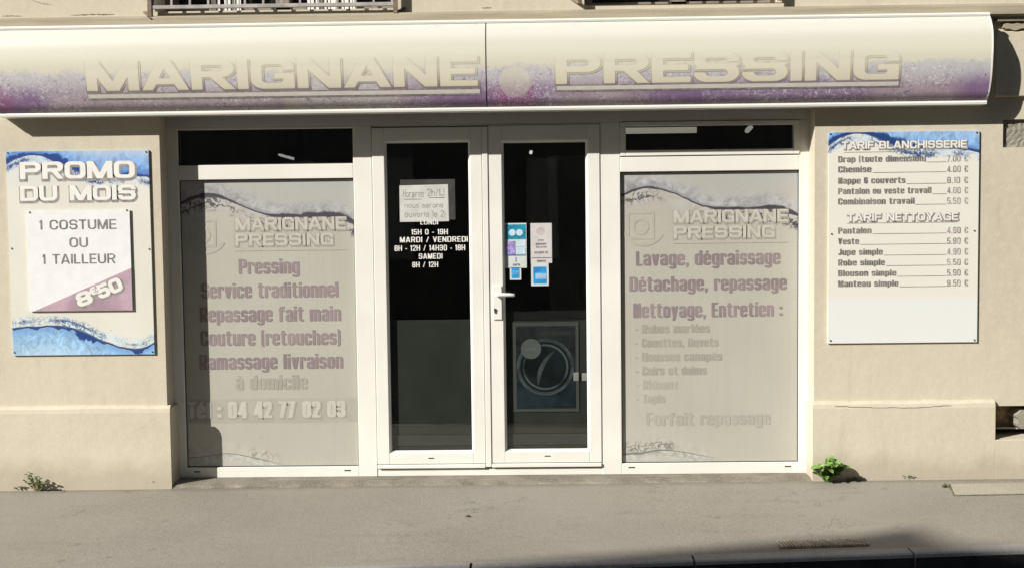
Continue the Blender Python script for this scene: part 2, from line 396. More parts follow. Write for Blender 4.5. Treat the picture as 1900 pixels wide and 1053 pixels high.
def glass_mat(name, tint, k=1.):
    m = bpy.data.materials.new(name); m.use_nodes = True; nt = m.node_tree; nt.nodes.clear()
    o = nt.nodes.new('ShaderNodeOutputMaterial'); mx = nt.nodes.new('ShaderNodeMixShader')
    t = nt.nodes.new('ShaderNodeBsdfTransparent'); t.inputs[0].default_value = (*tint, 1)
    g = nt.nodes.new('ShaderNodeBsdfGlossy'); g.inputs['Roughness'].default_value = .015
    f = nt.nodes.new('ShaderNodeFresnel'); ge = nt.nodes.new('ShaderNodeNewGeometry')
    nt.links.new((N(nt, ge.outputs['Backfacing'])*(1/1.5-1.5)+1.5).s, f.inputs[0])     # same index seen from either side
    q = N(nt, f.outputs[0])*(1.6*k); nt.links.new(q.s, mx.inputs[0])
    v = coord(nt); bp = nt.nodes.new('ShaderNodeBump'); bp.inputs['Strength'].default_value = .06; bp.inputs['Distance'].default_value = .01
    nt.links.new(noise(nt, v, 2.5, 2).s, bp.inputs['Height']); nt.links.new(bp.outputs[0], g.inputs['Normal'])
    nt.links.new(t.outputs[0], mx.inputs[1]); nt.links.new(g.outputs[0], mx.inputs[2]); nt.links.new(mx.outputs[0], o.inputs[0]); return m
M_GLASS = glass_mat('door_glass', (.83, .855, .84))
def wave(nt, base, u, v, uvs, pts, side, dark, light, far, reach, line, bub, amp=.02, sq=60., umask=None, str_=1., deep=None):
    """printed splash of water: a crest line, tinted water on one side (side=+1 above, -1 below), bubbles and flecks on the other"""
    n0 = noise(nt, uvs, 3.2, 3, .5); n1 = noise(nt, uvs, 11, 6, .65); n2 = noise(nt, uvs, 17, 6, .7, 1.2); n3 = noise(nt, uvs, sq, 4, .6, .9)
    d = (v-u.curve(pts)+(n0-.5)*amp*1.2+(n1-.5)*amp)*side
    water = d.sstep(0., reach*.05)*d.sstep(reach, reach*.35)
    lt = mix(nt, n2.sstep(.36, .66), tuple(x*.72 for x in light), tuple(min(1, x*1.4) for x in light))
    lt = mix(nt, (n3-.5).abs().sstep(.05, .0)*.6*n1.sstep(.42, .56), lt, tuple(min(.8, x*1.45+.02) for x in light))
    wc = mix(nt, d.sstep(reach*.1, reach*.9), lt, far); wf = water*str_
    if deep: wc = mix(nt, d.sstep(reach*.22, 0.)*n2.sstep(.36, .56)*.85, wc, deep)
    if umask is not None: wf = wf*umask
    c = mix(nt, wf, base, wc)
    lw = n0.sstep(.42, .62)*n1.sstep(.34, .60)*line*1.25+line*.28
    cr = ((d-lw*.6).abs()/lw).sstep(1.05, .5)
    bb = d.sstep(-bub, -bub*.5)*d.sstep(.004, -.006)
    if umask is not None: cr = cr*umask; bb = bb*umask
    c = mix(nt, bb*n2.sstep(.40, .56)*.8*str_, c, tuple(min(.8, x*1.1) for x in far))
    zone = bb*n0.sstep(.36, .52)
    fl = (n3-.5).abs().sstep(.06, .02)*zone*n1.sstep(.42, .52)
    c = mix(nt, fl*.9*str_, c, dark)
    d2 = (d+bub*.42+(n1-.5)*bub*1.3+(n2-.5)*bub*.7).abs(); f2 = d2.sstep(line*.42, line*.12)*n0.sstep(.42, .54)
    if umask is not None: f2 = f2*umask
    c = mix(nt, f2*.85*str_, c, dark)
    sp = noise(nt, uvs, sq*1.2, 2, .5).sstep(.66, .71)*d.sstep(-bub*2.0, -bub*.9)*d.sstep(0, -.01)*noise(nt, uvs, 5, 2).sstep(.45, .6)
    if umask is not None: sp = sp*umask
    c = mix(nt, sp*.75*str_, c, dark)
    return mix(nt, cr*.95*str_, c, dark)
def finish(m, nt, b, c):
    nt.links.new(c, b.inputs['Base Color'])
def crest(vals): return [(a, 1-y) for a, y in vals]
def promo_mat():
    m, nt, b = newmat('promo_print', .35); u, v, s = uv(nt)
    c = mix(nt, noise(nt, s, 2, 4).sstep(.3, .7), (.63, .63, .545), (.685, .685, .61))
    c = mix(nt, v.sstep(.78, .98)*.35, c, (.5, .6, .72))
    c = wave(nt, c, u, v, s, crest([(0, .062), (.1, .03), (.22, .022), (.36, .055), (.5, .10), (.65, .13), (.85, .125), (1, .135)]), 1,
             (.012, .045, .21), (.16, .31, .60), (.46, .58, .70), .22, .024, .05, .018, 40, None, 1., (.02, .10, .42))
    c = wave(nt, c, u, v, s, crest([(0, .865), (.2, .857), (.36, .858), (.5, .885), (.65, .935), (.78, .965), (.9, .972), (1, .945)]), -1,
             (.010, .04, .17), (.26, .44, .66), (.50, .64, .70), .3, .022, .06, .016, 40, None, 1., (.12, .27, .58))
    finish(m, nt, b, c); return m
def tariff_mat():
    m, nt, b = newmat('tariff_print', .35); u, v, s = uv(nt)
    c = mix(nt, v.sstep(.18, .24), (.70, .725, .70), (.70, .69, .615))
    c = wave(nt, c, u, v, s, crest([(0, .062), (.1, .02), (.25, .012), (.38, .045), (.52, .075), (.7, .082), (.86, .085), (1, .105)]), 1,
             (.012, .045, .17), (.20, .36, .62), (.46, .60, .72), .2, .022, .05, .016, 40, None, 1., (.02, .10, .40))
    finish(m, nt, b, c); return m
def film_mat(name, seed):
    m, nt, b = newmat(name, .45); u, v, s0 = uv(nt)
    mp = nt.nodes.new('ShaderNodeMapping'); mp.inputs['Location'].default_value = (seed, seed*.7, 0); mp.inputs['Scale'].default_value = (.62, 1, 1)
    nt.links.new(s0, mp.inputs[0]); s = mp.outputs[0]
    c = mix(nt, noise(nt, s, 1.6, 4).sstep(.3, .7), (.41, .40, .345), (.452, .442, .385))
    vs_ = noise(nt, coord(nt, 'Object', (9, 9, .3)), 5, 3); c = mix(nt, vs_.sstep(.45, .7)*.25, c, (.385, .375, .325))
    c = mix(nt, noise(nt, s, 110, 3, .7).sstep(.5, .66)*.22, c, (.36, .35, .30))
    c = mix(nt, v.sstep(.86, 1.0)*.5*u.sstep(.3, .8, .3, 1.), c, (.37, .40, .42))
    c = wave(nt, c, u, v, s, crest([(0, .085), (.07, .066), (.18, .056), (.3, .078), (.42, .112), (.52, .128), (.7, .132), (.88, .132), (1, .158)]), 1,
             (.045, .04, .055), (.33, .335, .345), (.405, .405, .385), .09, .012, .06, .020, 24, None, 1., (.20, .20, .25))
    c = wave(nt, c, u, v, s, crest([(0, .968), (.12, .963), (.22, .955), (.35, .965), (.5, .985), (.62, 1.0), (1, 1.06)]), -1,
             (.12, .12, .11), (.39, .40, .365), (.42, .42, .375), .05, .006, .05, .014, 26, u.sstep(.62, .4), .85)
    c = mix(nt, noise(nt, s, 70, 2).sstep(.68, .74)*noise(nt, s, 3, 2).sstep(.55, .65)*.3, c, (.55, .55, .5))
    nt.links.new(c, b.inputs['Base Color'])
    b.inputs['Coat Weight'].default_value = .8; b.inputs['Coat Roughness'].default_value = .03
    return m
def fascia_mat():
    m, nt, b = newmat('fascia_print', .38); u, v, s0 = uv(nt)
    mp = nt.nodes.new('ShaderNodeMapping'); mp.inputs['Scale'].default_value = (10, 1, 1); nt.links.new(s0, mp.inputs[0]); s = mp.outputs[0]
    n1 = noise(nt, s, 3.5, 6, .65); n2 = noise(nt, s, 16, 5, .65, .8); n3 = noise(nt, s, 24, 5, .65, 1.4); n4 = noise(nt, s, 44, 3, .6, .5); nb = noise(nt, s, 2.2, 3)
    c = mix(nt, v.sstep(.22, .66), (.62, .58, .44), (.665, .65, .54)); c = mix(nt, v.sstep(.6, .9), c, (.60, .595, .53))
    c = mix(nt, v.sstep(.87, .985)*noise(nt, s, 3, 5, .6).sstep(.52, .64)*noise(nt, s, 20, 4).sstep(.45, .6)*.6, c, (.44, .46, .54))
    ur = u.curve([(0, .97), (.035, .8), (.075, .5), (.13, .38), (.25, .40), (.285, .55), (.30, .10), (.385, .12), (.42, .62), (.48, .8), (.497, .85), (.53, .97), (.56, .66), (.62, .5), (.70, .8), (.78, .7), (.86, .75), (.91, .4), (.96, .55), (.985, .8), (1, .85)])
    pur = mix(nt, ur.sstep(.15, .45), (.47, .43, .41), (.42, .335, .39)); pur = mix(nt, ur.sstep(.45, .8), pur, (.27, .175, .315)); pur = mix(nt, ur.sstep(.84, .97), pur, (.31, .11, .25))
    e = v+(n1-.5)*.20+(n2-.5)*.16-ur.sstep(.0, .5)*.05+.03
    c = mix(nt, e.sstep(.50, .38)*.9, c, (.455, .45, .485)); c = mix(nt, e.sstep(.38, .15), c, pur)
    body = e.sstep(.50, .36)
    fl = (n3-.53).sstep(.035, .085)*body*nb.sstep(.38, .52); c = mix(nt, fl*.85, c, (.68, .66, .69))
    rg = (n4-.5).abs().sstep(.035, .01)*body*nb.sstep(.40, .54); c = mix(nt, rg*.6, c, (.64, .62, .66))
    dk = (n3-.46).sstep(-.02, -.09)*body*n1.sstep(.40, .55); c = mix(nt, dk*.75, c, (.16, .095, .20))
    # the round drop printed beside the joint
    dr = (((u-.5265)*10.3)*((u-.5265)*10.3)+(v-.30)*(v-.30)); c = mix(nt, dr.sstep(.034, .022)*.6, c, mix(nt, v.sstep(.12, .42), (.53, .51, .50), (.64, .61, .485)))
    nt.links.new(c, b.inputs['Base Color']); b.inputs['Coat Weight'].default_value = .15; b.inputs['Coat Roughness'].default_value = .2
    return m
def ink(name, col, rough=.5, var=.25, sc=18): return plain(name, col, rough, var, sc)
K_WHITE = ink('white_vinyl', (.74, .735, .69), .4, .05)
K_GREY = ink('faded_grey_ink', (.19, .185, .165), .5, .35, 30)
K_EDGE = ink('grey_outline_ink', (.27, .255, .235), .5, .3, 30)
K_PURPLE = ink('faded_purple_ink', (.25, .20, .205), .5, .14, 9)
K_PALE = ink('bleached_grey_ink', (.325, .315, .27), .5, .07, 9)
K_GHOST = ink('ghost_grey_ink', (.365, .355, .305), .5, .05, 9)
K_FILMLIGHT = ink('pale_film_ink', (.47, .46, .40), .45, .05, 20)
K_CARD = ink('white_card', (.74, .75, .74), .4, .03)
K_MAUVE = ink('mauve_ink', (.43, .31, .37), .4, .22, 5)
K_BLACK = ink('black_ink', (.03, .03, .035), .5, .2)

# ================================================================== GROUND (the setting)
def kY(x): return KA+KB*x
_a, _b = G(1450, 1036), G(1890, 1021)
KB = (_b.y-_a.y)/(_b.x-_a.x); KA = _a.y-KB*_a.x                     # kerb's street edge on the pavement plane
XS = [-40, -14, -6, -3, -1, 0, 1, 2, 3, 4, 6, 14, 40]
def kys(x): return kY(max(-5, min(6, x)))
mb = MB(); KW = .10
for a, b in zip(XS, XS[1:]):
    mb.poly([(a, kys(a)+KW, zg(a)), (b, kys(b)+KW, zg(b)), (b, .6, zg(b)), (a, .6, zg(a))])
o = mb.build('pavement', M_PAVE); tag(o, kind='structure')
mb = MB(); mb.poly([(-60, -40, zg(0)-.15), (60, -40, zg(0)-.15), (60, 3, zg(0)-.15), (-60, 3, zg(0)-.15)])
o = mb.build('road', M_ROAD); tag(o, kind='structure')
# kerb: separate granite lengths with open joints, one strip of setting
xj = G(1697, 1028).x; mb = MB(); faces_dark = []
cuts = [xj+i*1.06 for i in range(-14, 14)]
for a, b in zip(cuts, cuts[1:]):
    a += .006; b -= .006
    ya, yb, za, zb = kys(a), kys(b), zg(a)+.004, zg(b)+.004
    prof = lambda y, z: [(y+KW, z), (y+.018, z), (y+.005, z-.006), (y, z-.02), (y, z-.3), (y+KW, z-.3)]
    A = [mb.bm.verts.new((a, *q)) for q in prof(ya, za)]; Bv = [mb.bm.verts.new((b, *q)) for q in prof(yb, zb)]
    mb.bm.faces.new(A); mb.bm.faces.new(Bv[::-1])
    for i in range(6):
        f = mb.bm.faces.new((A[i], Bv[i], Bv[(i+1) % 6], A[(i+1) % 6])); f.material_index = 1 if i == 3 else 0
o = mb.build('kerb', [M_KERB, M_KFACE]); tag(o, kind='structure')

# ================================================================== SHOP BUILDING
YF = .14                                            # front of the shopfront joinery behind the wall face
bld = thing('shop_building', 'beige rendered building with a white glazed shopfront on its ground floor', 'building')
XL = P(302, 475, 0).x; XR = P(1511, 475, 0).x       # the shopfront opening
ZTOP = P(950, 150, 0).z                             # hidden behind the fascia
ZC = P(1880, 18, 0).z                               # underside of the ledge
HOLE = (P(1845, 780, 0).x, P(1870, 812, 0).z, P(1990, 780, 0).x, P(1870, 752, 0).z)
X_END = P(1843, 780, 0).x
zb_ = -.2
STP = rect(1861, 221, 1990, 273, 0)                 # bare stone patch
mb = MB(); Zh = 7.5; D_ = .35
mb.box(-9, 0, zb_, XL, D_, ZTOP)                    # left pier
hx0, hz0, hx1, hz1 = HOLE
mb.box(XR, 0, zb_, hx0, D_, STP[1]); mb.box(XR, 0, STP[1], STP[0], D_, STP[3]); mb.box(XR, 0, STP[3], 9, D_, ZTOP)
mb.box(hx0, 0, zb_, hx1, D_, hz0); mb.box(hx0, 0, hz1, hx1, D_, STP[1]); mb.box(hx1, 0, zb_, 9, D_, STP[1])
mb.box(STP[0], .03, STP[1], STP[2], D_, STP[3]); mb.box(STP[2], 0, STP[1], 9, D_, STP[3])
UPW = [(287, 738), (1084, 1452)]                    # upstairs windows, photo x at the sill
zs = P(500, 19, 0).z
xs_ = [-9]+[P(x, 10, 0).x for ab in UPW for x in ab]+[9]
mb.box(-9, 0, ZTOP, 9, D_, zs)                      # band over the shopfront
for i in (0, 2, 4): mb.box(xs_[i], 0, zs, xs_[i+1], D_, 5.2)
mb.box(-9, 0, 5.2, 9, D_, Zh)
wall = mb.build('wall', M_WALL, bld)
mb = MB(); mb.box(-9.1, -.12, Zh, 9.1, 9, Zh+.18); mb.build('roof', M_LEDGE, bld)
mb = MB(); mb.box(-9, .35, 0, -8.7, 9, Zh); mb.box(8.7, .35, 0, 9, 9, Zh); mb.box(-8.7, 8.7, 0, 8.7, 9, Zh); mb.build('rear_wall', M_WALL, bld)
# plinths with a soft rounded top edge
zpl = P(160, 757, -.03).z; zpr = P(1680, 747, -.03).z
def plinth(x0, x1, zt, jag):
    mb = MB(); n = 40; prof = []
    rows = []
    for i in range(n+1):
        x = x0+(x1-x0)*i/n; w_ = jag*(math.sin(i*.55)+.6*math.sin(i*1.7+1))
        rows.append([(x, 0, zt+.012+w_), (x, -.018, zt+.008+w_), (x, -.027, zt-.006+w_), (x, -.031, zt-.03), (x, -.032, zt-.3), (x, -.03, -.2), (x, .0, -.2)])
    V = [[mb.bm.verts.new(p) for p in r] for r in rows]
    for A, B in zip(V, V[1:]):
        for k in range(len(A)-1): mb.bm.faces.new((A[k], B[k], B[k+1], A[k+1]))
    mb.bm.faces.new(V[0]); mb.bm.faces.new(V[-1][::-1])
    return mb.build('plinth', M_WALL, bld)
xpl = P(316, 800, -.03).x; xpr = P(1508, 800, -.03).x
plinth(-9, xpl, zpl, .002); plinth(xpr, X_END, zpr, .0015)
MB().box(X_END, -.0315, -.2, 9, .0, hz0-.004, .003).build('plinth', M_WALL, bld); MB().box(HOLE[2], -.0315, hz0-.004, 9, .0, zpr, .003).build('plinth', M_WALL, bld)
MB().box(XL-.01, -.004, -.2, xpl-.001, YF+.02, zpl-.005, .004).build('plinth_return', M_WALL, bld)
MB().box(xpr+.001, -.004, -.2, XR+.01, YF+.02, zpr-.005, .004).build('plinth_return', M_WALL, bld)
# ledge over the fascia and the stepped cornice that shows past its right end
zl0 = P(950, 44, -.06).z; zl1 = P(950, 20, -.06).z
mb = MB(); mb.prism([(-9, 0, zl0+.004), (-9, -.05, zl0), (-9, -.075, zl0+.012), (-9, -.07, zl1-.015), (-9, -.05, zl1), (-9, 0, zl1+.01)], (18, 0, 0))
mb.build('string_course', M_LEDGE, bld)
xe = P(1852, 40, -.05).x
mb = MB()
za, zb2 = P(1880, 40, -.05).z, P(1880, 27, -.05).z
mb.prism([(xe, 0, za), (xe, -.045, za+.004), (xe, -.05, zb2-.008), (xe, -.035, zb2), (xe, 0, zb2)], (4, 0, 0))
mb.build('cornice_moulding', M_LEDGE, bld)
za, zb2 = P(1880, 55, -.03).z, P(1880, 43, -.03).z; x2 = P(1862, 48, -.03).x
mb = MB(); pts = []
for i in range(13):
    t = i/12; pts.append((x2+t*.13, za+.006*math.sin(t*9)+(.012 if i in (0, 12) else 0)))
top = [(x, zb2-.006*abs(math.sin(x*55))) for x, _ in pts[::-1]]
mb.prism([(x, -.035, z) for x, z in pts+top], (0, .036, 0)); mb.build('broken_moulding', M_LEDGE, bld)
# thin projecting lintel band: its foot shows as a shadow line right of the fascia
zb3 = P(1890, 179, -.03).z
MB().box(P(1849, 150, -.03).x, -.028, zb3, 9, .004, P(1880, 58, -.03).z, .004).build('lintel_band', M_WALL, bld)
# bare stone patch with chipped arrises
mb = MB(); nx, nz = 26, 11
for i in range(nx+1):
    for j in range(nz+1):
        x = STP[0]+(STP[2]-STP[0])*i/nx; z = STP[1]+(STP[3]-STP[1])*j/nz
        mb.bm.verts.new((x, .024-random.random()*.005, z))
mb.bm.verts.ensure_lookup_table()
for i in range(nx):
    for j in range(nz): mb.bm.faces.new([mb.bm.verts[k] for k in (i*(nz+1)+j, (i+1)*(nz+1)+j, (i+1)*(nz+1)+j+1, i*(nz+1)+j+1)])
mb.build('bare_stone_patch', M_STONE, bld)
# air vent hole in the foot of the wall
mb = MB(); mb.box(hx0-.05, D_-.02, hz0-.05, hx1+.05, D_+.02, hz1+.05); mb.build('vent_recess', M_DARK, bld)
vz = P(1870, 795, .1).z
mb = MB().box(hx0+.0, .10, vz, hx1, .13, vz+.012); mb.build('vent_bar', M_GREYMETAL, bld)
sx = P(1888, 780, .02).x; mb = MB()
r = random.Random(3); pts = []
zc0, zc1 = hz0+.055, hz1-.03
for i in range(9): pts.append((sx+r.uniform(-.006, .012)+(.02 if i in (0, 8) else 0), zc0+(zc1-zc0)*i/8))
mb.prism([(x, .015, z) for x, z in pts]+[(hx1, .015, zc1), (hx1, .015, zc0)], (0, .2, 0)); mb.build('vent_rubble', M_STONE, bld)
mb = MB(); mb.box(hx0, .15, vz+.012, sx+.1, .18, hz1); mb.build('vent_back', plain('rusty_plaster', (.34, .24, .16), .9, .4, 20), bld)

M_CRK = plain('crack_line', (.16, .125, .08), .95, .3, 60)  # dark brown of the hairline cracks
def crack(pts, w, Y, seed):
    rg = random.Random(seed); mb = MB(); n = 26; top, bot = [], []
    for i in range(n+1):
        k = i/n*(len(pts)-1); a = int(min(k, len(pts)-2)); f = k-a; px = pts[a][0]*(1-f)+pts[a+1][0]*f; py = pts[a][1]*(1-f)+pts[a+1][1]*f
        p = P(px, py+rg.uniform(-.5, .5), Y); e = w*rg.uniform(.15, 1)*(max(0, math.sin(math.pi*i/n))**.5+.05); top.append((p.x, Y, p.z+e)); bot.append((p.x, Y, p.z-e))
    mb.prism(top+bot[::-1], (0, .003, 0)); return mb.build('crack', M_CRK, bld)
crack(((2, 30), (40, 30)), .003, -.0015, 1); crack(((132, 28.5), (175, 27), (212, 27)), .004, -.0015, 2); crack(((893, 15), (912, 14.5)), .003, -.0015, 3)
crack(((272, 30), (280, 34)), .007, -.0795, 4); crack(((1548, 752), (1610, 755), (1700, 755.5), (1765, 751)), .0009, -.0335, 5); crack(((60, 1), (75, 6), (95, 9)), .0015, -.0015, 6)
# ---- shopfront joinery: the fixed frame
def R2(*a): return rect(*a, YF)
TL = R2(331, 240, 655.5, 305.5); FL = R2(339, 332.5, 661, 865.5)
TR = R2(1150, 224, 1484.5, 289); FR = R2(1152.5, 317.5, 1482.5, 857.5)
DL = R2(694.5, 235.5, 898.5, 868.5); DR = R2(908, 231, 1115.5, 866)
zft = ZTOP+.02; zfb = R2(950, 700, 960, 881)[1]; zth = P(905, 874, YF).z
BD = .065
def fb(x0, z0, x1, z1, bev=.003): return MB().box(x0, YF, z0, x1, YF+BD, z1, bev)
frame = MB()
def fr(x0, z0, x1, z1, bev=.003, y=YF): frame.box(x0, y, z0, x1, YF+BD, z1, bev)
ztr = DL[3]
XLf, XRf = XL-.002, XR+.002
fr(XLf, max(TL[3], ztr, TR[3]), XRf, zft)                                        # head
hz = max(TL[3], ztr, TR[3])
fr(XLf, zfb, FL[0], hz)                                                          # left jamb
fr(FL[2], zfb, DL[0], hz)                                                        # mullion
fr(DR[2], zfb, FR[0], hz)                                                        # mullion
fr(FR[2], zfb, XRf, hz)                                                          # right jamb
fr(FL[0], FL[3], FL[2], TL[1]); fr(FL[0], zfb, FL[2], FL[1]); fr(FL[0], TL[3], FL[2], hz) if hz-TL[3] > .004 else None
fr(FR[0], FR[3], FR[2], TR[1]-.002); fr(FR[0], zfb, FR[2], FR[1]); fr(FR[0], TR[3]+.002, FR[2], hz) if hz-TR[3] > .004 else None
if hz-ztr > .004: fr(DL[0], ztr+.003, DR[2], hz)
frame.build('shopfront_frame', M_FRAME, bld)
MB().box(XLf+.002, YF+BD-.012, zth, XRf-.002, YF+BD+.004, hz-.002).bm.free()
MB().box(DL[0]-.006, YF+.004, zfb, DR[2]+.006, YF+BD, DL[1]-.004, .003).build('threshold', M_FRAME, bld)
# drain slots in the bottom rails
for px, py in ((366, 874), (645, 871.5), (1172, 866), (1462, 864)):
    p = P(px, py, YF); MB().box(p.x-.02, YF-.0015, p.z-.004, p.x+.02, YF+.004, p.z+.003).build('drain_slot', M_SEAL, bld)
def pane_seal(mb, q, y, w=.006):
    x0, z0, x1, z1 = q
    mb.box(x0, y, z0, x0+w, y+.01, z1); mb.box(x1-w, y, z0, x1, y+.01, z1); mb.box(x0+w, y, z0, x1-w, y+.01, z0+w); mb.box(x0+w, y, z1-w, x1-w, y+.01, z1)

# ---- the two printed shop windows
YP = YF+.022
PHONE = 'Tél : 04 42 77 02 03'
def brand(win, px0, px1, ytop, dy):
    """faded two-line shop name with its drum emblem, printed on the film"""
    mb = MB(); me = MB()
    for body, a, b, y, h in (('MARIGNANE', px0, px1, ytop+23, 23), ('PRESSING', px0, px1-(px1-px0)*.115, ytop+52, 22)):
        letter(me, body, WIDE, pxline(a, y+1.5, b, y+1.5+dy, h, YP-.0012), .075); letter(mb, body, WIDE, pxline(a, y, b, y+dy, h, YP-.0018), .0)
    lbuild(me, 'lettering', K_PALE, win); lbuild(mb, 'lettering', K_FILMLIGHT, win)
    a, b = P(px0, ytop+61, YP), P(px1, ytop+61+dy, YP); z = (a.z+b.z)/2
    e = MB(); e.box(a.x, YP-.0016, z-.003, b.x, YP-.0008, z+.003)
    cx, cz = P(px0-58, ytop+32, YP).x, P(px0-58, ytop+32, YP).z; s_ = .105
    xs = np.arange(-1.6, 1.6, .06); X, Y = np.meshgrid(xs, xs)
    box = np.maximum(np.abs(X+.1), np.abs(Y-.12))-.82; F = np.maximum(box, -(box+.14))
    dr = np.abs(np.hypot(X+.1, Y-.05)-.42)-.07; sw = np.maximum(np.abs(np.hypot(X-.05, (Y-.15)*1.05)-1.25)-.09, Y+.15*X+.25)
    for pl in march(np.minimum(np.minimum(F, dr), sw), xs, xs, 0): e.poly([(cx+p*s_, YP-.0014, cz+q*s_) for p, q in pl])
    lbuild(e, 'emblem', ink('emblem_ink', (.39, .385, .325), .5, .06), win)
def window(kind, FQ, film, label):
    win = thing('shop_window', None, None); win.parent = bld; win['label'] = label
    x0, z0, x1, z1 = FQ
    sheet('film', x0, z0, x1, z1, YP, film, win, .006)
    mb = MB(); pane_seal(mb, FQ, YP-.006, .004); mb.build('seal', M_SEAL, win)
    return win
wl = window(0, FL, film_mat('faded_window_film', 0.), 'left shop window with faded service list, telephone band and dark strip of shade')
brand(wl, 437, 642, 405, -4)
for body, y, xa, xb, h, k in (('Pressing', 508, 443, 556, 28, K_PURPLE), ('Service traditionnel', 552, 373, 628, 28, K_PURPLE),
        ('Repassage fait main', 596, 371, 633, 28, K_PURPLE), ('Couture (retouches)', 640, 372, 632, 28, K_PURPLE), ('Ramassage livraison', 684, 370, 637, 28, K_PURPLE), ('à domicile', 722, 438, 571, 27, K_PALE)):
    mb = MB(); letter(mb, body, IMP, pxline(xa, y+1, xb, y-1, h, YP-.0012)); lbuild(mb, 'lettering', k, wl)
mb = MB(); a = rect(345, 738, 663, 783, YP); mb.box(a[0]+.006, YP-.0006, a[1], a[2]-.006, YP, a[3]); mb.build('telephone_band', K_GHOST, wl)
mb = MB(); letter(mb, PHONE, IMP, pxline(350, 777, 642, 775, 30, YP-.0012), .05); lbuild(mb, 'lettering', K_PALE, wl)
mb = MB(); letter(mb, PHONE, IMP, pxline(349, 775, 641, 773, 30, YP-.0018), .012); lbuild(mb, 'lettering', K_FILMLIGHT, wl)
wr = window(1, FR, film_mat('faded_window_film', 3.7), 'right shop window with faded cleaning list in full sun')
brand(wr, 1250, 1462, 390, -2)
for body, y, xa, xb, h, k, S in (('Lavage, dégraissage', 492, 1180, 1448, 27, K_PURPLE, IMP), ('Détachage, repassage', 539, 1168, 1460, 27, K_PURPLE, IMP),
        ('Nettoyage, Entretien :', 588, 1175, 1452, 27, K_PURPLE, IMP), ('- Robes mariées', 617, 1179, 1317, 16, K_PALE, IMP), ('- Couettes, Duvets', 643, 1179, 1333, 16, K_PALE, IMP),
        ('- Housses canapés', 669, 1179, 1340, 16, K_PALE, IMP), ('- Cuirs et daims', 695, 1180, 1311, 16, K_PALE, IMP), ('- Rideaux', 721, 1181, 1258, 16, K_GHOST, IMP), ('- Tapis', 747, 1181, 1234, 16, K_GHOST, IMP),
        ('Forfait repassage', 788, 1199, 1430, 24, K_GHOST, IMP)):
    mb = MB(); letter(mb, body, S, pxline(xa, y+.5, xb, y-1, h, YP-.0012)); lbuild(mb, 'lettering', k, wr)
# transoms
tl = thing('transom_window', None, None); tl.parent = bld
MB().box(TL[0], YP, TL[1], FL[2], YP+.006, TL[3]).build('pane', M_GLASS, tl)
mb = MB(); pane_seal(mb, (FL[0], TL[1], FL[2], TL[3]), YP-.006, .006); mb.build('seal', M_SEAL, tl)
tr = thing('transom_window', None, None); tr.parent = bld
pr = R2(1161, 233, 1473, 277.5); mb = MB(); w = .003
x0, z0, x1, z1 = TR[0]+.003, TR[1]+.003, TR[2]-.003, TR[3]-.003
for a in ((x0, z0, pr[0], z1), (pr[2], z0, x1, z1), (pr[0], z0, pr[2], pr[1]), (pr[0], pr[3], pr[2], z1)): mb.box(a[0], YF-.006, a[1], a[2], YF+BD-.01, a[3], .003)
mb.build('sash', M_FRAME, tr); MB().box(pr[0], YP, pr[1], pr[2], YP+.006, pr[3]).build('pane', M_GLASS, tr)
# ---- doors
def door(q, gq, label, handle):
    d = thing('door', None, None); d.parent = bld; d['label'] = label
    x0, z0, x1, z1 = q[0]+.003, q[1]+.003, q[2]-.003, q[3]-.003; g0, h0, g1, h1 = gq
    mb = MB(); yf = YF-.006
    zr = z0+.028
    for a in ((x0, zr, g0, z1), (g1, zr, x1, z1), (g0, zr, g1, h0), (g0, h1, g1, z1)): mb.box(a[0], yf, a[1], a[2], YF+BD-.012, a[3], .003)
    mb.build('leaf_frame', M_FRAME, d)
    MB().box(x0+.001, yf-.008, z0, x1-.001, YF+BD-.02, zr-.003, .004).build('weather_bar', M_FRAME, d)
    mb = MB(); b = .012                                                        # glazing beads, sloping in to the glass
    for (A, B_, n) in (((g0, h0), (g1, h0), (0, 1)), ((g1, h0), (g1, h1), (-1, 0)), ((g1, h1), (g0, h1), (0, -1)), ((g0, h1), (g0, h0), (1, 0))):
        t = (np.sign(B_[0]-A[0]), np.sign(B_[1]-A[1]))
        pa, pb = (A[0]+(n[0]+t[0])*b, A[1]+(n[1]+t[1])*b), (B_[0]+(n[0]-t[0])*b, B_[1]+(n[1]-t[1])*b)
        mb.poly([(A[0], yf+.002, A[1]), (B_[0], yf+.002, B_[1]), (pb[0], YP, pb[1]), (pa[0], YP, pa[1])])
    mb.build('glazing_bead', M_FRAME, d)
    MB().box(g0+.001, YP, h0+.001, g1-.001, YP+.006, h1-.001).build('pane', M_GLASS, d)
    p = P((800 if not handle else 1016), (849 if not handle else 845), yf)
    MB().box(p.x-.018, yf-.0015, p.z-.003, p.x+.018, yf+.004, p.z+.003).build('drain_slot', M_SEAL, d)
    return d
GL = R2(718, 261.5, 875.5, 839); GR = R2(934, 261, 1092, 836)
dl = door(DL, GL, 'left glazed door with opening hours lettering and no handle', 0)
dr = door(DR, GR, 'right glazed door with lever handle and payment stickers', 1)
# meeting strip between the leaves, with dark gaps either side
MB().box(DL[2]-.002, YF-.012, DL[1]+.01, DR[0]+.001, YF-.0065, DL[3]-.004, .002).build('meeting_strip', M_FRAME, dl)
mb = MB(); mb.box(DL[0]-.004, YF+.03, zth-.01, DR[2]+.004, YF+.032, DL[3]+.004)
bm = mb.bm; bm.free()
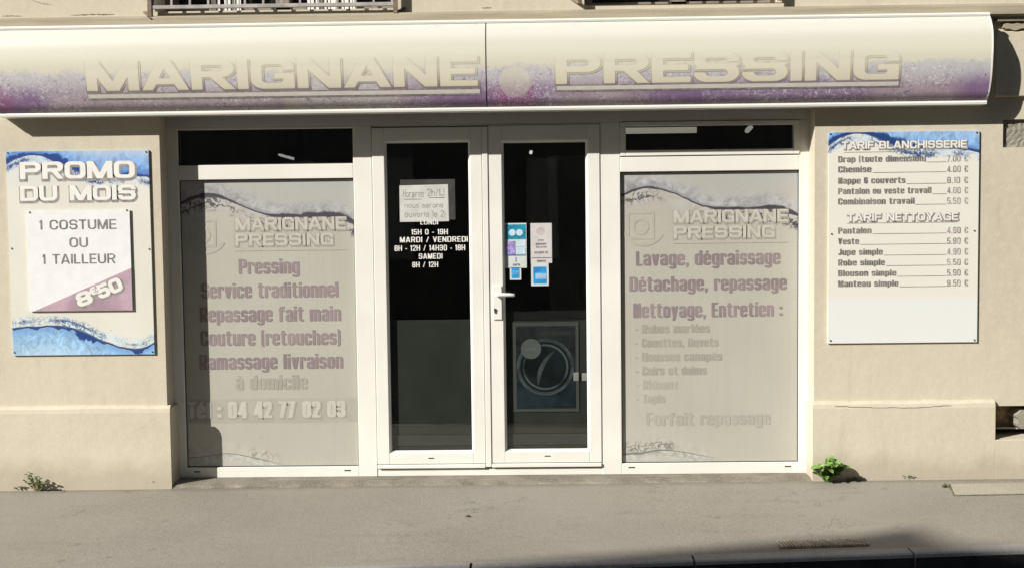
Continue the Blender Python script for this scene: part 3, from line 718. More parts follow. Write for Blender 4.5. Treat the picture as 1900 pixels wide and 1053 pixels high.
# dark rebate behind the leaf edges so that gaps read as gaps
mb = MB(); y_ = YF+BD-.010
for a in ((DL[0]-.01, zth, DL[0]+.02, DL[3]), (DL[2]-.02, zth, DR[0]+.02, DL[3]), (DR[2]-.02, zth, DR[2]+.01, DR[3])): mb.box(a[0], y_, a[1], a[2], y_+.02, a[3])
mb.box(DL[0]+.02, y_, zth-.02, DL[2]-.02, y_+.02, zth+.02); mb.box(DR[0]+.02, y_, zth-.02, DR[2]-.02, y_+.02, zth+.02)
mb.build('door_rebate', M_SEAL, bld)
# lever handle on a long back plate
yh = YF-.006; hp = P(922, 546, yh)
plate = rect(914, 530, 932, 592, yh)
hd = MB().box(plate[0]+.003, yh-.009, plate[1], plate[2]-.003, yh+.001, plate[3], .004, 2).build('handle', M_FRAME, dr)
mb = MB(); e = P(955, 547.5, yh-.05)
mb.tube([(hp.x, yh-.006, hp.z), (hp.x, yh-.045, hp.z)], .0105, 12)
mb.tube([(hp.x-.012, yh-.046, hp.z+.001), (hp.x+.02, yh-.05, hp.z+.001), (hp.x+.08, yh-.05, hp.z), (e.x-.008, yh-.05, hp.z-.002), (e.x, yh-.046, hp.z-.002)], [.012, .0125, .011, .010, .007], 12)
mb.build('lever', M_CHROME, dr, True)
kp = P(918.5, 576, yh); mb = MB(); mb.tube([(kp.x, yh-.016, kp.z+.008), (kp.x, yh-.008, kp.z+.008)], .0085, 14); mb.box(kp.x-.0045, yh-.016, kp.z-.012, kp.x+.0045, yh-.008, kp.z+.004)
mb.build('lock_cylinder', M_SCREW, dr)
# opening hours in white vinyl on the left door's glass
YG = YP-.0012
for body, y, xa, xb, h in (('LUNDI', 417, 780, 813, 9), ('15H 0 - 19H', 435.5, 763, 831, 10), ('MARDI / VENDREDI', 449.5, 742, 868, 10), ('8H - 12H / 14H30 - 18H', 465.5, 732, 863, 10.5), ('SAMEDI', 480.5, 777, 821, 10), ('8H / 12H', 496, 765, 813, 10)):
    mb = MB(); letter(mb, body, NARROW, pxline(xa, y, xb, y-.6, h, YG if body != 'LUNDI' else YP-.0034)); lbuild(mb, 'lettering', K_WHITE, dl)
# ---- step under the shopfront
mb = MB(); xs = np.linspace(XL+.01, XR-.01, 60); rr = random.Random(5)
zst = P(905, 884, .1).z
rows = []
for x in xs:
    f = -.028+rr.uniform(-.006, .006); top = zst-.004+rr.uniform(-.002, .002)
    rows.append([(x, YF+.08, zst), (x, YF-.01, zst), (x, .03, zst-.002), (x, f+.014, top-.004), (x, f, top-.018+rr.uniform(-.005, .004)), (x, f-.006+rr.uniform(-.004, .004), zg(x)-.03)])
V = [[mb.bm.verts.new(p) for p in r] for r in rows]
for A, B in zip(V, V[1:]):
    for k in range(5): mb.bm.faces.new((A[k], B[k], B[k+1], A[k+1]))
mb.bm.faces.new(V[0]); mb.bm.faces.new(V[-1][::-1])
mb.build('door_step', M_STEP, bld)
# ---- the dim room behind
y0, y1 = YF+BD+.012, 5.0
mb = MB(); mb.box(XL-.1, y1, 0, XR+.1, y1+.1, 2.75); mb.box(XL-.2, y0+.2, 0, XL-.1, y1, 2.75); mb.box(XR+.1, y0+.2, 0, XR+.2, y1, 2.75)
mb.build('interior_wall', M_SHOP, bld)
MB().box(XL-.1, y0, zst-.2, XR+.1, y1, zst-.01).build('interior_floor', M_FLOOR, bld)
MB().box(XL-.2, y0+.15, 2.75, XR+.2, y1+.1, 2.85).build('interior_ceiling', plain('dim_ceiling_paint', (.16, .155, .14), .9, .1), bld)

# ---- upstairs windows, cut by the top of the picture
def upstairs(i, curtain, label):
    xa, xb = xs_[1+2*i], xs_[2+2*i]; w_ = thing('upstairs_window', None, None); w_.parent = bld; w_['label'] = label
    MB().box(xa, .30, zs, xb, .32, 5.2).build('pane', plain('dark_window_glass', (.018, .018, .02), .12, .1), w_)
    mb = MB(); mb.box(xa, .2, zs, xa+.06, .3, 5.2); mb.box(xb-.06, .2, zs, xb, .3, 5.2); mb.box((xa+xb)/2-.045, .2, zs, (xa+xb)/2+.045, .3, 5.2); mb.box(xa+.06, .2, zs, xb-.06, .3, zs+.05)
    mb.build('frame', plain('brown_window_paint', (.2, .17, .14), .6, .2), w_)
    mb = MB()
    for a, b in curtain:
        c0, c1 = P(a, 5, .19).x, P(b, 5, .19).x; n = max(2, int((c1-c0)/.025)); x = c0
        while x < c1-.006:
            ww = rr.uniform(.012, .03); mb.box(x, .175+rr.uniform(0, .012), zs+.005, min(c1, x+ww), .195, 5.1); x += ww+rr.uniform(.002, .012)
    if curtain: mb.build('blind', plain('white_slat_blind', (.76, .76, .72), .5, .1), w_)
    else: mb.bm.free()
    return w_
upstairs(0, [(392, 408), (417, 447), (570, 665)], 'upstairs window with pale blind strips behind its guard')
upstairs(1, [], 'upstairs window in deep shade at the right, no blind showing')
def guard(i, label, pale):
    xa, xb = P(UPW[i][0]-8, 12, -.04).x, P(UPW[i][1]-4, 12, -.04).x; t = thing('window_guard', label, 'window guard', group='guards under the upstairs windows')
    zr = P((UPW[i][0]+UPW[i][1])/2, 11 if i == 0 else -14, -.05).z
    mb = MB(); mb.box(xa, -.055, zr-.010, xb, -.035, zr+.012, .002); mb.build('rail', M_GREYMETAL, t); MB().box(xa, -.055, zr+.9, xb, -.035, zr+.93, .002).build('rail', M_GREYMETAL, t)
    n = int((xb-xa)/.108)
    for k in range(n+1):
        x = xa+.02+(xb-xa-.04)*k/n; MB().box(x-.006, -.05, zr+.012, x+.006, -.04, zr+.9).build('bar', M_GREYMETAL, t)
    for x, s in ((xa, -1), (xb, 1)):
        mb = MB(); mb.box(x-.012, -.06, zr-.055, x+.012, -.03, zr+.95); mb.prism([(x-.01, -.03, zr-.055), (x+s*.055-.01, .004, zr-.02), (x+s*.055+.01, .004, zr-.02), (x+.012, -.03, zr-.055)], (0, 0, .012)); mb.build('bracket', M_BROWNMETAL, t)
    place(t, ((xa+xb)/2, -.045, zr))
guard(0, 'grey steel guard of the left upstairs window, pale blinds behind it', True)
guard(1, 'dark steel guard of the right upstairs window, cut by the picture top', False)

# ================================================================== CURVED FASCIA SIGN
zt_ = (P(0, 54, -.125).z+P(1843, 22, -.125).z)/2; zb4 = (P(0, 216, -.09).z+P(1838, 194, -.09).z)/2
HF = zt_-zb4
def prof(t):                                      # t 0 bottom .. 1 top -> (y, z)
    pts = [(0, -.09), (.10, -.142), (.28, -.176), (.5, -.192), (.65, -.196), (.8, -.188), (.92, -.158), (1, -.125)]
    for (a, p), (b, q) in zip(pts, pts[1:]):
        if t <= b or b == 1:
            k = (t-a)/(b-a); break
    i = pts.index((a, p)); g = lambda j: pts[max(0, min(len(pts)-1, j))]
    p0, p3 = g(i-1)[1], g(i+2)[1]                  # Catmull-Rom for a smooth bulge
    y = .5*((2*p)+(-p0+q)*k+(2*p0-5*p+4*q-p3)*k*k+(-p0+3*p-3*q+p3)*k**3)
    return y, zb4+t*HF
def Pa(px, py):
    y = -.16
    for _ in range(6):
        p = P(px, py, y); y = prof(max(0, min(1, (p.z-zb4)/HF)))[0]
    return p.x, (p.z-zb4)/HF
XA, XB = P(-14, 130, -.18).x, P(1841.5, 100, -.19).x; XS_ = Pa(902, 130)[0]
sign = thing('fascia_sign', 'long curved white and purple shop sign over the doors', 'shop sign')
M_FAS = fascia_mat()
def panel(x0, x1):
    mb = MB(); l = mb.bm.loops.layers.uv.new('UV'); n = 28; A = []
    for i in range(n+1):
        t = .035+.93*i/n; y, z = prof(t); A.append((t, mb.bm.verts.new((x0, y, z)), mb.bm.verts.new((x1, y, z))))
    for (t0, a, b), (t1, c, d) in zip(A, A[1:]):
        f = mb.bm.faces.new((a, b, d, c))
        for lp, (u_, v_) in zip(f.loops, ((x0, t0), (x1, t0), (x1, t1), (x0, t1))): lp[l].uv = ((u_-XA)/(XB-XA), v_)
    bk = [(mb.bm.verts.new((x0, prof(.035+.93*i/8)[0]+.006, prof(.035+.93*i/8)[1])), mb.bm.verts.new((x1, prof(.035+.93*i/8)[0]+.006, prof(.035+.93*i/8)[1]))) for i in range(9)]
    for a, b in zip(bk, bk[1:]): mb.bm.faces.new((a[0], b[0], b[1], a[1]))
    up(mb); me = bpy.data.meshes.new('panel'); mb.bm.to_mesh(me); mb.bm.free()
    for p in me.polygons: p.use_smooth = True
    return link('panel', me, M_FAS, sign)
panel(XA, XS_-.004); panel(XS_+.004, XB-.004)
def rail(t0, t1, out, name):
    (ya, za), (yb, zb_) = prof(t0), prof(t1); y = min(ya, yb)-out
    mb = MB(); mb.prism([(XA-.002, y, za), (XA-.002, y-.003, (za+zb_)/2), (XA-.002, y, zb_), (XA-.002, -.002, zb_), (XA-.002, -.002, za)], (XB-XA+.004, 0, 0)); return mb.build(name, M_FRAME, sign)
rail(-.008, .034, .004, 'bottom_rail'); rail(.966, 1.005, .004, 'top_rail')
def cap(x0, x1, name):
    mb = MB(); pts = [(x0, prof(i/24)[0]-.002, prof(i/24)[1]) for i in range(25)]+[(x0, -.001, zt_), (x0, -.001, zb4)]
    mb.prism(pts, (x1-x0, 0, 0)); return mb.build(name, M_FRAME, sign)
cap(XB-.004, XB+.003, 'end_cap'); cap(XA-.014, XA-.004, 'end_cap')
mb = MB(); pts = [(XS_-.004, prof(i/24)[0]+(.003), prof(i/24)[1]) for i in range(1, 24)]
mb.prism(pts+[(XS_-.004, -.03, zt_-.02), (XS_-.004, -.03, zb4+.02)], (.008, 0, 0)); mb.build('seam', plain('grimy_seam', (.16, .13, .14), .8, .3), sign)
M_LINE = None
def letter_mat(name, a, b, t0, t1):                # printed ink that turns from colour a (low) to b (high) across the letters
    m, nt, bs = newmat(name, .4); u, v, s = uv(nt); c = mix(nt, (v+(noise(nt, s, 12, 4)-.5)*.12).sstep(t0, t1), a, b); nt.links.new(c, bs.inputs['Base Color']); return m
K_OUT = letter_mat('letter_outline_print', (.235, .18, .205), (.61, .575, .445), .18, .52)
K_FILL = letter_mat('letter_fill_print', (.635, .595, .465), (.665, .65, .54), .24, .64)
def arc_text(body, xl, yl, xr, yr, h, lev, off, m, dx=0, dy=0):
    (xa, ta), (xb, tb) = Pa(xl+dx, yl+dy), Pa(xr+dx, yr+dy); t0 = (ta+tb)/2; t1 = Pa((xl+xr)/2, (yl+yr)/2-h)[1]
    dt = t1-Pa((xl+xr)/2, (yl+yr)/2)[1]; mb = MB(); l = mb.bm.loops.layers.uv.new('UV')
    def fm(u, v):
        t = t0+v*dt; y, z = prof(t); y2, z2 = prof(t+.01); n = Vector((0, -(z2-z), y2-y)).normalized()
        return (xa+u*(xb-xa), y+n.y*off, z+n.z*off)
    letter(mb, body, WIDE, fm, lev)
    for f in mb.bm.faces:
        for lp in f.loops: lp[l].uv = ((lp.vert.co.x-XA)/(XB-XA), (lp.vert.co.z-zb4)/HF)
    return lbuild(mb, 'lettering', m, sign)
for body, a in (('MARIGNANE', (163, 168, 886, 160, 54)), ('PRESSING', (1032, 157, 1666, 146, 54))):
    arc_text(body, *a, .05, .0012, K_OUT, 1.0, 1.6); arc_text(body, *a, .012, .0022, K_FILL)
def arc_bar(xl, yl, xr, yr, h, off, m):
    (xa, ta), (xb, tb) = Pa(xl, yl), Pa(xr, yr); t0 = (ta+tb)/2; dt = Pa((xl+xr)/2, (yl+yr)/2-h)[1]-Pa((xl+xr)/2, (yl+yr)/2)[1]
    mb = MB()
    for i in range(4):
        q = [prof(t0+dt*k/4) for k in (i, i+1)]; mb.poly([(xa, q[0][0]-off, q[0][1]), (xb, q[0][0]-off, q[0][1]), (xb, q[1][0]-off, q[1][1]), (xa, q[1][0]-off, q[1][1])])
    return lbuild(mb, 'underline', m, sign)
for a in ((165, 183.5, 891, 173.5), (1033, 170, 1667, 157)):
    arc_bar(a[0]-1, a[1]+3, a[2]+1, a[3]+3, 13, .0012, K_EDGE); arc_bar(*a, 7.5, .0022, ink('underline_print', (.66, .61, .57), .4, .05))
place(sign, ((XA+XB)/2, -.002, zb4))

# ================================================================== BOARDS ON THE PIERS
def screws(t, pts, Y, name='screw'):
    for px, py in pts:
        p = P(px, py, Y); mb = MB().tube([(p.x, Y, p.z), (p.x, Y-.004, p.z)], [.006, .0045], 10); mb.build(name, M_SCREW, t)
YB = -.012
promo = thing('promo_board', 'tall white and blue promotion board on the left pier', 'sign board')
q = rect(17.5, 280, 281, 657.5, YB); sheet('board', *q, YB, promo_mat(), promo, .011)
for body, a in (('PROMO', (38, 333, 250, 329, 31)), ('DU MOIS', (38, 373, 252, 370, 27))):
    mb = MB(); letter(mb, body, WIDE, pxline(a[0]+1, a[1]+2.5, a[2]+1, a[3]+2.5, a[4], YB-.001), .09); lbuild(mb, 'lettering', K_EDGE, promo)
    mb = MB(); letter(mb, body, WIDE, pxline(*a, YB-.0022), .015); lbuild(mb, 'lettering', K_WHITE, promo)
YC = YB-.012
cq = rect(52, 390, 243, 576, YC); sheet('card', *cq, YC, K_CARD, promo, .006)
for body, a in (('1 COSTUME', (73, 426, 216, 425, 18)), ('OU', (129, 459, 163, 458, 18)), ('1 TAILLEUR', (79, 490, 214, 488, 18))):
    mb = MB(); letter(mb, body, GOTH, pxline(*a, YC-.0012)); lbuild(mb, 'lettering', K_GREY, promo)
mb = MB(); p0, p1, p2 = P(63, 576, YC-.001), P(244, 576, YC-.001), P(243, 497, YC-.001)
p1.z = p0.z = cq[1]; p2.x = p1.x = cq[2]; mb.prism([p0, p1, p2], (0, .0008, 0)); mb.build('price_corner', K_MAUVE, promo)
def slant(xl, yl, xr, yr, h, Y):
    a, b = P(xl, yl, Y), P(xr, yr, Y); d = (b-a); n = Vector((-d.z, 0, d.x)).normalized(); ht = h*(P(0, 500, Y).z-P(0, 501, Y).z)
    return lambda u, v: a+d*u+n*(v*ht)
for lev, Y, k, dd in ((.12, YC-.0018, K_EDGE, 1.6), (.045, YC-.0026, K_WHITE, 0)):
    for body, x0, y0, x1, y1, h, q_ in (('8', 147, 569, 173, 560, 24, 1), ('50', 186, 554, 229, 536, 24, 1), ('€', 170, 548, 183, 542, 13, 1.2)):
        mb = MB(); letter(mb, body, WIDE, slant(x0+dd, y0+dd, x1+dd, y1+dd, h, Y), lev*q_); lbuild(mb, 'lettering', k, promo)
screws(promo, ((55, 394), (235, 390)), YC); screws(promo, ((14, 284), (271, 282), (22, 461), (277, 462), (27, 653), (283, 652)), YB)
place(promo, ((q[0]+q[2])/2, 0, q[1]))
tar = thing('tariff_board', 'white price list board with a blue splash on the right pier', 'sign board')
q = rect(1537, 244.5, 1815, 635, YB); sheet('board', *q, YB, tariff_mat(), tar, .011)
for body, a in (('TARIF BLANCHISSERIE', (1562, 278, 1794, 273, 14)), ('TARIF NETTOYAGE', (1572, 411, 1778, 408, 14))):
    mb = MB(); letter(mb, body, WIDE, pxline(a[0]+.8, a[1]+1.2, a[2]+.8, a[3]+1.2, a[4], YB-.001), .10); lbuild(mb, 'lettering', K_EDGE, tar)
    mb = MB(); letter(mb, body, WIDE, pxline(*a, YB-.002), .0); lbuild(mb, 'lettering', K_WHITE, tar)
K_PRICE = ink('faded_price_ink', (.33, .28, .28), .5, .4, 30)
for y, body, xe_, price, yr in ((302, 'Drap (toute dimension)', 1718, '7.00 €', 298), (321, 'Chemise', 1617, '4.00 €', 318), (341, 'Nappe 6 couverts', 1680, '8.10 €', 339), (361, 'Pantalon ou veste travail', 1728, '4.00 €', 357), (380, 'Combinaison travail', 1697, '5.50 €', 377),
        (435, 'Pantalon', 1617, '4.90 €', 431), (454.5, 'Veste', 1594, '5.90 €', 451), (474, 'Jupe simple', 1638, '4.90 €', 471), (494, 'Robe simple', 1642, '5.50 €', 490), (513, 'Blouson simple', 1663, '5.90 €', 510), (532.5, 'Manteau simple', 1667, '9.50 €', 529)):
    ym = (y+yr)/2; mb = MB(); letter(mb, body, IMP, pxline(1555, ym+.5, xe_, ym+.5, 11.5, YB-.0012)); lbuild(mb, 'lettering', K_GREY, tar)
    mb = MB(); letter(mb, price, NARROW, pxline(1757, ym, 1796, ym, 12, YB-.0012)); lbuild(mb, 'lettering', K_PRICE, tar)
    a, b = P(xe_+2, ym+1, YB), P(1756, ym+1, YB); MB().box(a.x, YB-.0012, a.z-.0008, b.x, YB-.0004, a.z+.002).build('leader_line', K_GREY, tar)
for x0, x1, y in ((1566, 1700, 283), (1572, 1776, 414.5)):
    a, b = P(x0, y, YB), P(x1, y, YB); MB().box(a.x, YB-.0012, a.z-.001, b.x, YB-.0004, a.z+.002).build('underline', K_EDGE, tar)
screws(tar, ((1541, 249), (1812, 246), (1543, 434), (1808, 428), (1541, 631), (1808, 630)), YB)
place(tar, ((q[0]+q[2])/2, 0, q[1]))

# ================================================================== THINGS ON AND BEHIND THE DOOR GLASS
nt_ = thing('notice', 'handwritten white paper notice in a clear sleeve on the left door', 'notice')
q = rect(743, 333, 844.5, 408, YP); sheet('sleeve', *q, YP-.0011, plain('clear_grey_plastic', (.06, .06, .058), .25, .2, 9), nt_, .001)
p4 = [P(x, y, YP-.0022) for x, y in ((741, 344.5), (831, 342), (833, 410.5), (742, 412))]
mb = MB(); mb.prism(p4, (0, .0007, 0)); mb.build('paper', plain('white_paper', (.52, .52, .485), .8, .1, 12), nt_)
mb = MB(); Yn = YP-.0027; rr2 = random.Random(11)
letter(mb, 'Horaires', THIN, pxline(748, 367, 786, 365, 15, Yn)); letter(mb, '2h/1J', THIN, pxline(793, 365, 824, 363, 14, Yn))
letter(mb, 'nous serons', THIN, pxline(751, 387, 822, 384, 11, Yn)); letter(mb, 'ouverts le 2j', THIN, pxline(751, 404, 826, 401, 12, Yn))
for x0, x1, y in ((749, 783, 370), (796, 826, 367)):
    a, b = P(x0, y, Yn), P(x1, y-.5, Yn); mb.box(a.x, Yn, a.z-.002, b.x, Yn+.0004, a.z+.002)
lbuild(mb, 'handwriting', ink('felt_pen_ink', (.17, .18, .15), .6, .4, 30), nt_)
place(nt_, (q[0], YP, q[1]))
def sticker(label, outline, base, items):
    t = thing('sticker', label, 'sticker', group='payment stickers on the right door')
    q = rect(*outline, YP-.0016); sheet('backing', *q, YP-.0016, base, t, .0015); W2, H2 = q[2]-q[0], q[3]-q[1]
    for i, (nm, m, kind, *g) in enumerate(items):
        Y = YP-.0024-.0006*(i % 4)
        if kind == 'r':
            u0, v0, u1, v1 = g; MB().box(q[0]+u0*W2, Y, q[1]+v0*H2, q[0]+u1*W2, Y+.0005, q[1]+v1*H2).build(nm, m, t)
        elif kind == 'd':
            u0, v0, rad = g; mb = MB(); c = (q[0]+u0*W2, q[1]+v0*H2); mb.prism([(c[0]+rad*W2*math.cos(a*math.pi/10), Y, c[1]+rad*W2*math.sin(a*math.pi/10)) for a in range(20)], (0, .0005, 0)); mb.build(nm, m, t)
        else:
            body, u0, v0, u1, v1 = g; mb = MB(); letter(mb, body, NARROW, flat(q[0]+u0*W2, q[1]+v0*H2, q[0]+u1*W2, q[1]+v1*H2, Y)); lbuild(mb, nm, m, t)
    place(t, (q[0], YP, q[1]))
K_TEAL = ink('teal_print', (.02, .24, .36), .35, .3, 60); K_SKY = ink('pale_blue_print', (.52, .66, .76), .35, .1); K_BLUE = ink('bright_blue_print', (.03, .25, .56), .35, .2, 40); K_BLUE2 = ink('light_blue_print', (.20, .46, .78), .35, .1)
K_VIOL = ink('violet_print', (.33, .27, .58), .35, .4, 60); K_PINK = ink('pink_print', (.62, .42, .58), .35, .2, 40); K_MIST = ink('sticker_white', (.56, .60, .575), .35, .06); K_TXT = ink('small_print', (.16, .17, .17), .5, .3)
K_GREYST = ink('sticker_grey', (.56, .54, .525), .35, .05); K_ROSE = ink('rose_grey_print', (.50, .44, .43), .4, .1)
sticker('teal card payment sticker with two pale discs, straight above the lever handle', (937, 414, 977, 497), K_MIST,
    [('band', K_TEAL, 'r', .03, .64, .97, .97), ('disc', K_SKY, 'd', .34, .79, .155), ('disc', K_SKY, 'd', .68, .79, .155), ('logo', K_VIOL, 'r', .05, .30, .46, .60), ('disc', K_PINK, 'd', .26, .5, .15), ('field', K_SKY, 'r', .50, .48, .95, .60), ('field', K_SKY, 'r', .50, .31, .95, .45), ('rule', K_TEAL, 'r', .05, .28, .95, .295),
     ('lettering', K_TXT, 't', 'CB', .55, .515, .85, .565), ('lettering', K_TXT, 't', 'carte', .36, .05, .68, .11), ('tick', K_VIOL, 'r', .46, .14, .52, .24)])
sticker('small blue square sticker just below the teal card payment sticker', (946, 496, 967, 519), K_MIST, [('field', K_BLUE, 'r', .15, .14, .85, .96), ('lettering', K_BLUE2, 't', 'VPAY', .2, .4, .8, .75)])
sticker('light grey sticker with rose disc and small dark print on the right door', (984.5, 414, 1024, 488), K_GREYST,
    [('disc', K_ROSE, 'd', .46, .80, .19), ('lettering', K_TXT, 't', 'avec', .34, .56, .62, .60), ('lettering', K_TXT, 't', 'paiement', .24, .46, .72, .52), ('lettering', K_TXT, 't', 'sans contact', .24, .39, .74, .44), ('lettering', K_TXT, 't', 'accepte ici', .18, .24, .80, .31), ('rule', K_TXT, 'r', .03, .125, .97, .14), ('lettering', K_TXT, 't', 'merci', .30, .03, .68, .09)])
sticker('white sticker with a bright blue square, lowest on the right door', (985.5, 488, 1018, 530), K_MIST, [('field', K_BLUE, 'r', .12, .1, .88, .84), ('label_strip', K_BLUE2, 'r', .24, .30, .88, .56), ('lettering', K_MIST, 't', 'EXPRESS', .28, .35, .84, .5)])
# half-height dark boards, added behind the panes in place of a street reflection
YK = YP+.006+.009
M_BRD = plain('dark_reflection_tone', (.056, .057, .049), .55, .22, 2.2); M_BRD2 = plain('reflection_band_tone', (.075, .075, .072), .55, .1, 3)
def board(GQ, ytop, ylip, ybase, label):
    t = thing('reflection_board', label, 'board', group='added half height boards behind the door glass')
    cx = (GQ[0]+GQ[2])/2; pxm = 800 if cx < 0 and GQ is GL else 1015
    zt1, zb1 = P(pxm, ytop, YK).z, P(pxm, ybase, YK).z; a, b = GQ[0]-.03, GQ[2]+.03
    MB().box(a, YK, zb1+.003, b, YK+.018, zt1, .002).build('panel', M_BRD, t)
    z2 = P(pxm, ybase+20, YK).z; MB().box(a, YK-.004, z2, b, YK+.018, zb1, .002).build('base_band', M_BRD2, t)
    MB().box(a, YK, DL[1], b, YK+.018, z2-.003, .002).build('foot_board', M_BRD, t)
    if ylip: MB().box(a, YK+.002, zt1+.002, b, YK+.018, P(pxm, ylip, YK).z, .002).build('top_rail', plain('black_rail', (.018, .018, .018), .5, .1), t)
    place(t, (cx, YK, DL[1]))
board(GL, 593, 0, 806, 'plain dark half height board standing in for a reflection in the left door glass')
board(GR, 594, 576, 804, 'dark half height board with a top rail, standing in for a reflection in the right door glass')
# washing machine poster on the added board
YW = YK-.0055
pos = thing('poster', 'framed poster of a round washing machine door behind the right door glass', 'poster')
q = rect(952, 597, 1074, 763, YW); sheet('border', *q, YW, plain('grey_poster_border', (.135, .135, .135), .5, .05), pos, .005)
a = rect(958, 604, 1068, 757, YW-.001); sheet('picture', *a, YW-.001, plain('dark_poster_print', (.040, .044, .048), .35, .45, 9), pos, .0009)
pc = P(1012, 680, YW); k_ = (a[2]-a[0])/2
def blob(name, F, m, Y, n=70):
    mb = MB(); xs = np.linspace(-1.3, 1.3, n); ys = np.linspace(-1.5, 1.5, n); X, Yy = np.meshgrid(xs, ys)
    for pl in march(F(X, Yy), xs, ys, 0): mb.poly([(pc.x+p*k_, Y, pc.z+z*k_) for p, z in pl])
    return lbuild(mb, name, m, pos)
blob('drum_ring', lambda X, Y: np.maximum(np.abs(np.hypot(X, Y)-.86)-.1, np.maximum(np.abs(X)-.96, np.abs(Y)-1.3)), plain('steel_blue_print', (.082, .102, .116), .35, .35, 12), YW-.0018)
blob('drum_highlight', lambda X, Y: np.abs(np.hypot(X, Y)-.94)-.022, plain('bright_steel_print', (.125, .138, .146), .35, .5, 12), YW-.0026)
blob('drum_highlight', lambda X, Y: np.abs(np.hypot(X, Y)-.74)-.03, plain('bright_steel_print', (.11, .125, .133), .35, .6, 9), YW-.0026)
blob('drum_gasket', lambda X, Y: np.abs(np.hypot(X, Y)-.815)-.035, plain('gasket_dark_print', (.016, .02, .023), .35, .3, 9), YW-.0024)
blob('lower_front', lambda X, Y: np.maximum(np.maximum(np.abs(X)-.985, np.abs(Y+.93)-.44), .99-np.hypot(X, Y)), plain('deep_blue_print', (.030, .046, .060), .35, .4, 10), YW-.0016)
blob('drum', lambda X, Y: np.hypot(X, Y)-.70, plain('drum_dark_print', (.018, .025, .027), .35, .4, 9), YW-.0022)
blob('handle_glint', lambda X, Y: np.maximum(np.abs(np.hypot(X-1.0, (Y+.55)*.95)-1.24)-.075*np.clip(1-((Y+.05)/.62)**2, 0, 1), np.maximum(Y-.55, -Y-.64)), plain('pale_glint_print', (.115, .13, .13), .35, .15, 20), YW-.003)
blob('label_disc', lambda X, Y: np.hypot(X+.48, Y-.62)-.34, plain('grey_label_print', (.11, .12, .115), .4, .08), YW-.0036)
pm = MB(); letter(pm, 'LAVAGE', NARROW, flat(pc.x-.66*k_, pc.z+.56*k_, pc.x-.3*k_, pc.z+.66*k_, YW-.0042)); lbuild(pm, 'lettering', K_TXT, pos)
MB().box(a[0]+.62*k_*2*.68, YW-.002, a[3]-.06, a[0]+.92*k_*2, YW-.0012, a[3]-.035).build('control_panel', plain('grey_control_print', (.07, .07, .068), .4, .1), pos)
place(pos, ((q[0]+q[2])/2, YK, q[1]))
M_KNOB = plain('grey_white_plastic', (.30, .30, .29), .4, .1)
kn = thing('door_stop', 'small white two part knob behind the right door glass', 'door stop')
yk = YK-.0045-.0055+.004; p = P(1070, 698, yk); p2 = P(1086, 698.5, yk)
MB().box(p.x-.020, yk-.004, p.z-.027, p.x+.014, yk+.004, p.z+.027, .0038, 3).build('cap', M_KNOB, kn, True)
MB().box(p2.x-.021, yk-.004, p2.z-.025, p2.x+.022, yk+.004, p2.z+.025, .0030, 2).build('stem', M_KNOB, kn, True); place(kn, p)
# pale block added inside, standing in for a faint reflection in the glass
cb = thing('reflection_block', 'tall grey block inside the shop, added in place of a faint reflection in the right door', 'reflection_block')
YCB = 1.5; c0, c1 = P(1018, 400, YCB).x, P(1082, 400, YCB).x; ct = P(1050, 288, YCB).z; M_BLOCK = plain('pale_block_paint', (.55, .55, .53), .5, .12, 3)
MB().box(c0, YCB+.02, zst-.01, c1+.3, YCB+.5, ct, .004).build('block_body', M_BLOCK, cb); cm = (c0+c1+.3)/2
for a, b in ((c0+.004, cm-.003), (cm+.003, c1+.296)): MB().box(a, YCB, zst+.08, b, YCB+.0195, ct-.01, .003).build('block_front', M_BLOCK, cb)
for x in (cm-.05, cm+.04): MB().box(x, YCB-.025, 1.0, x+.01, YCB, 1.14, .002).build('pull', M_SEAL, cb)
place(cb, (cm, YCB, zst-.01))
# ceiling lamps seen through the transoms: one lit tube, two spots
def emit(name, col, s):
    m, nt, b = newmat(name); b.inputs['Emission Color'].default_value = (*col, 1); b.inputs['Emission Strength'].default_value = s; b.inputs['Base Color'].default_value = (*col, 1); return m
YT = 1.5; a, b = P(1120, 245, YT), P(1292, 240, YT); z = (a.z+b.z)/2
tb = thing('tube_lamp', 'lit fluorescent tube under the shop ceiling behind the right transom', 'lamp')
mb = MB(); mb.tube([(a.x-.05, YT, z), (b.x, YT, z)], .022, 12); mb.build('tube', emit('tube_glow', (1, .92, .76), .2), tb)
mb = MB(); mb.box(a.x-.09, YT-.03, z+.026, b.x+.04, YT+.03, z+.07); mb.box(a.x-.075, YT-.02, z-.02, a.x-.052, YT+.02, z+.026); mb.box(b.x+.002, YT-.02, z-.02, b.x+.025, YT+.02, z+.026); mb.build('fitting', M_SHOP, tb)
MB().box((a.x+b.x)/2-.01, YT-.01, z+.07, (a.x+b.x)/2+.01, YT+.01, 2.75).build('hanger', M_SHOP, tb); place(tb, ((a.x+b.x)/2, YT, z))
def spot(px, py, ang, L, label, m, Y=1.4, r_=.022):
    t = thing('spot_lamp', label, 'lamp', group='spot lamps under the shop ceiling'); p = P(px, py, Y); d = Vector((math.cos(ang), .2, math.sin(ang)))*L
    mb = MB(); mb.tube([p-d, p-d*.6, p+d], [r_*.6, r_, r_], 14); mb.build('lamp_body', m, t, True)
    MB().box(p.x-.006, Y-.006, p.z, p.x+.006, Y+.006, 2.75).build('stem', M_SEAL, t); place(t, p)
spot(531, 291, -.28, .058, 'slim white ceiling spot seen through the left transom', emit('spot_body_lit', (.9, .9, .85), .28), 1.4, .010)
spot(1389, 240, .8, .03, 'short white ceiling spot seen at the right end of the right transom', emit('spot_body_lit', (.9, .88, .78), .24), 1.4, .018)
spot(985, 283, 1.3, .012, 'tiny bright ceiling spot seen through the top of the right door', emit('spot_dot_lit', (1, 1, .95), .6), 1.4, .011)

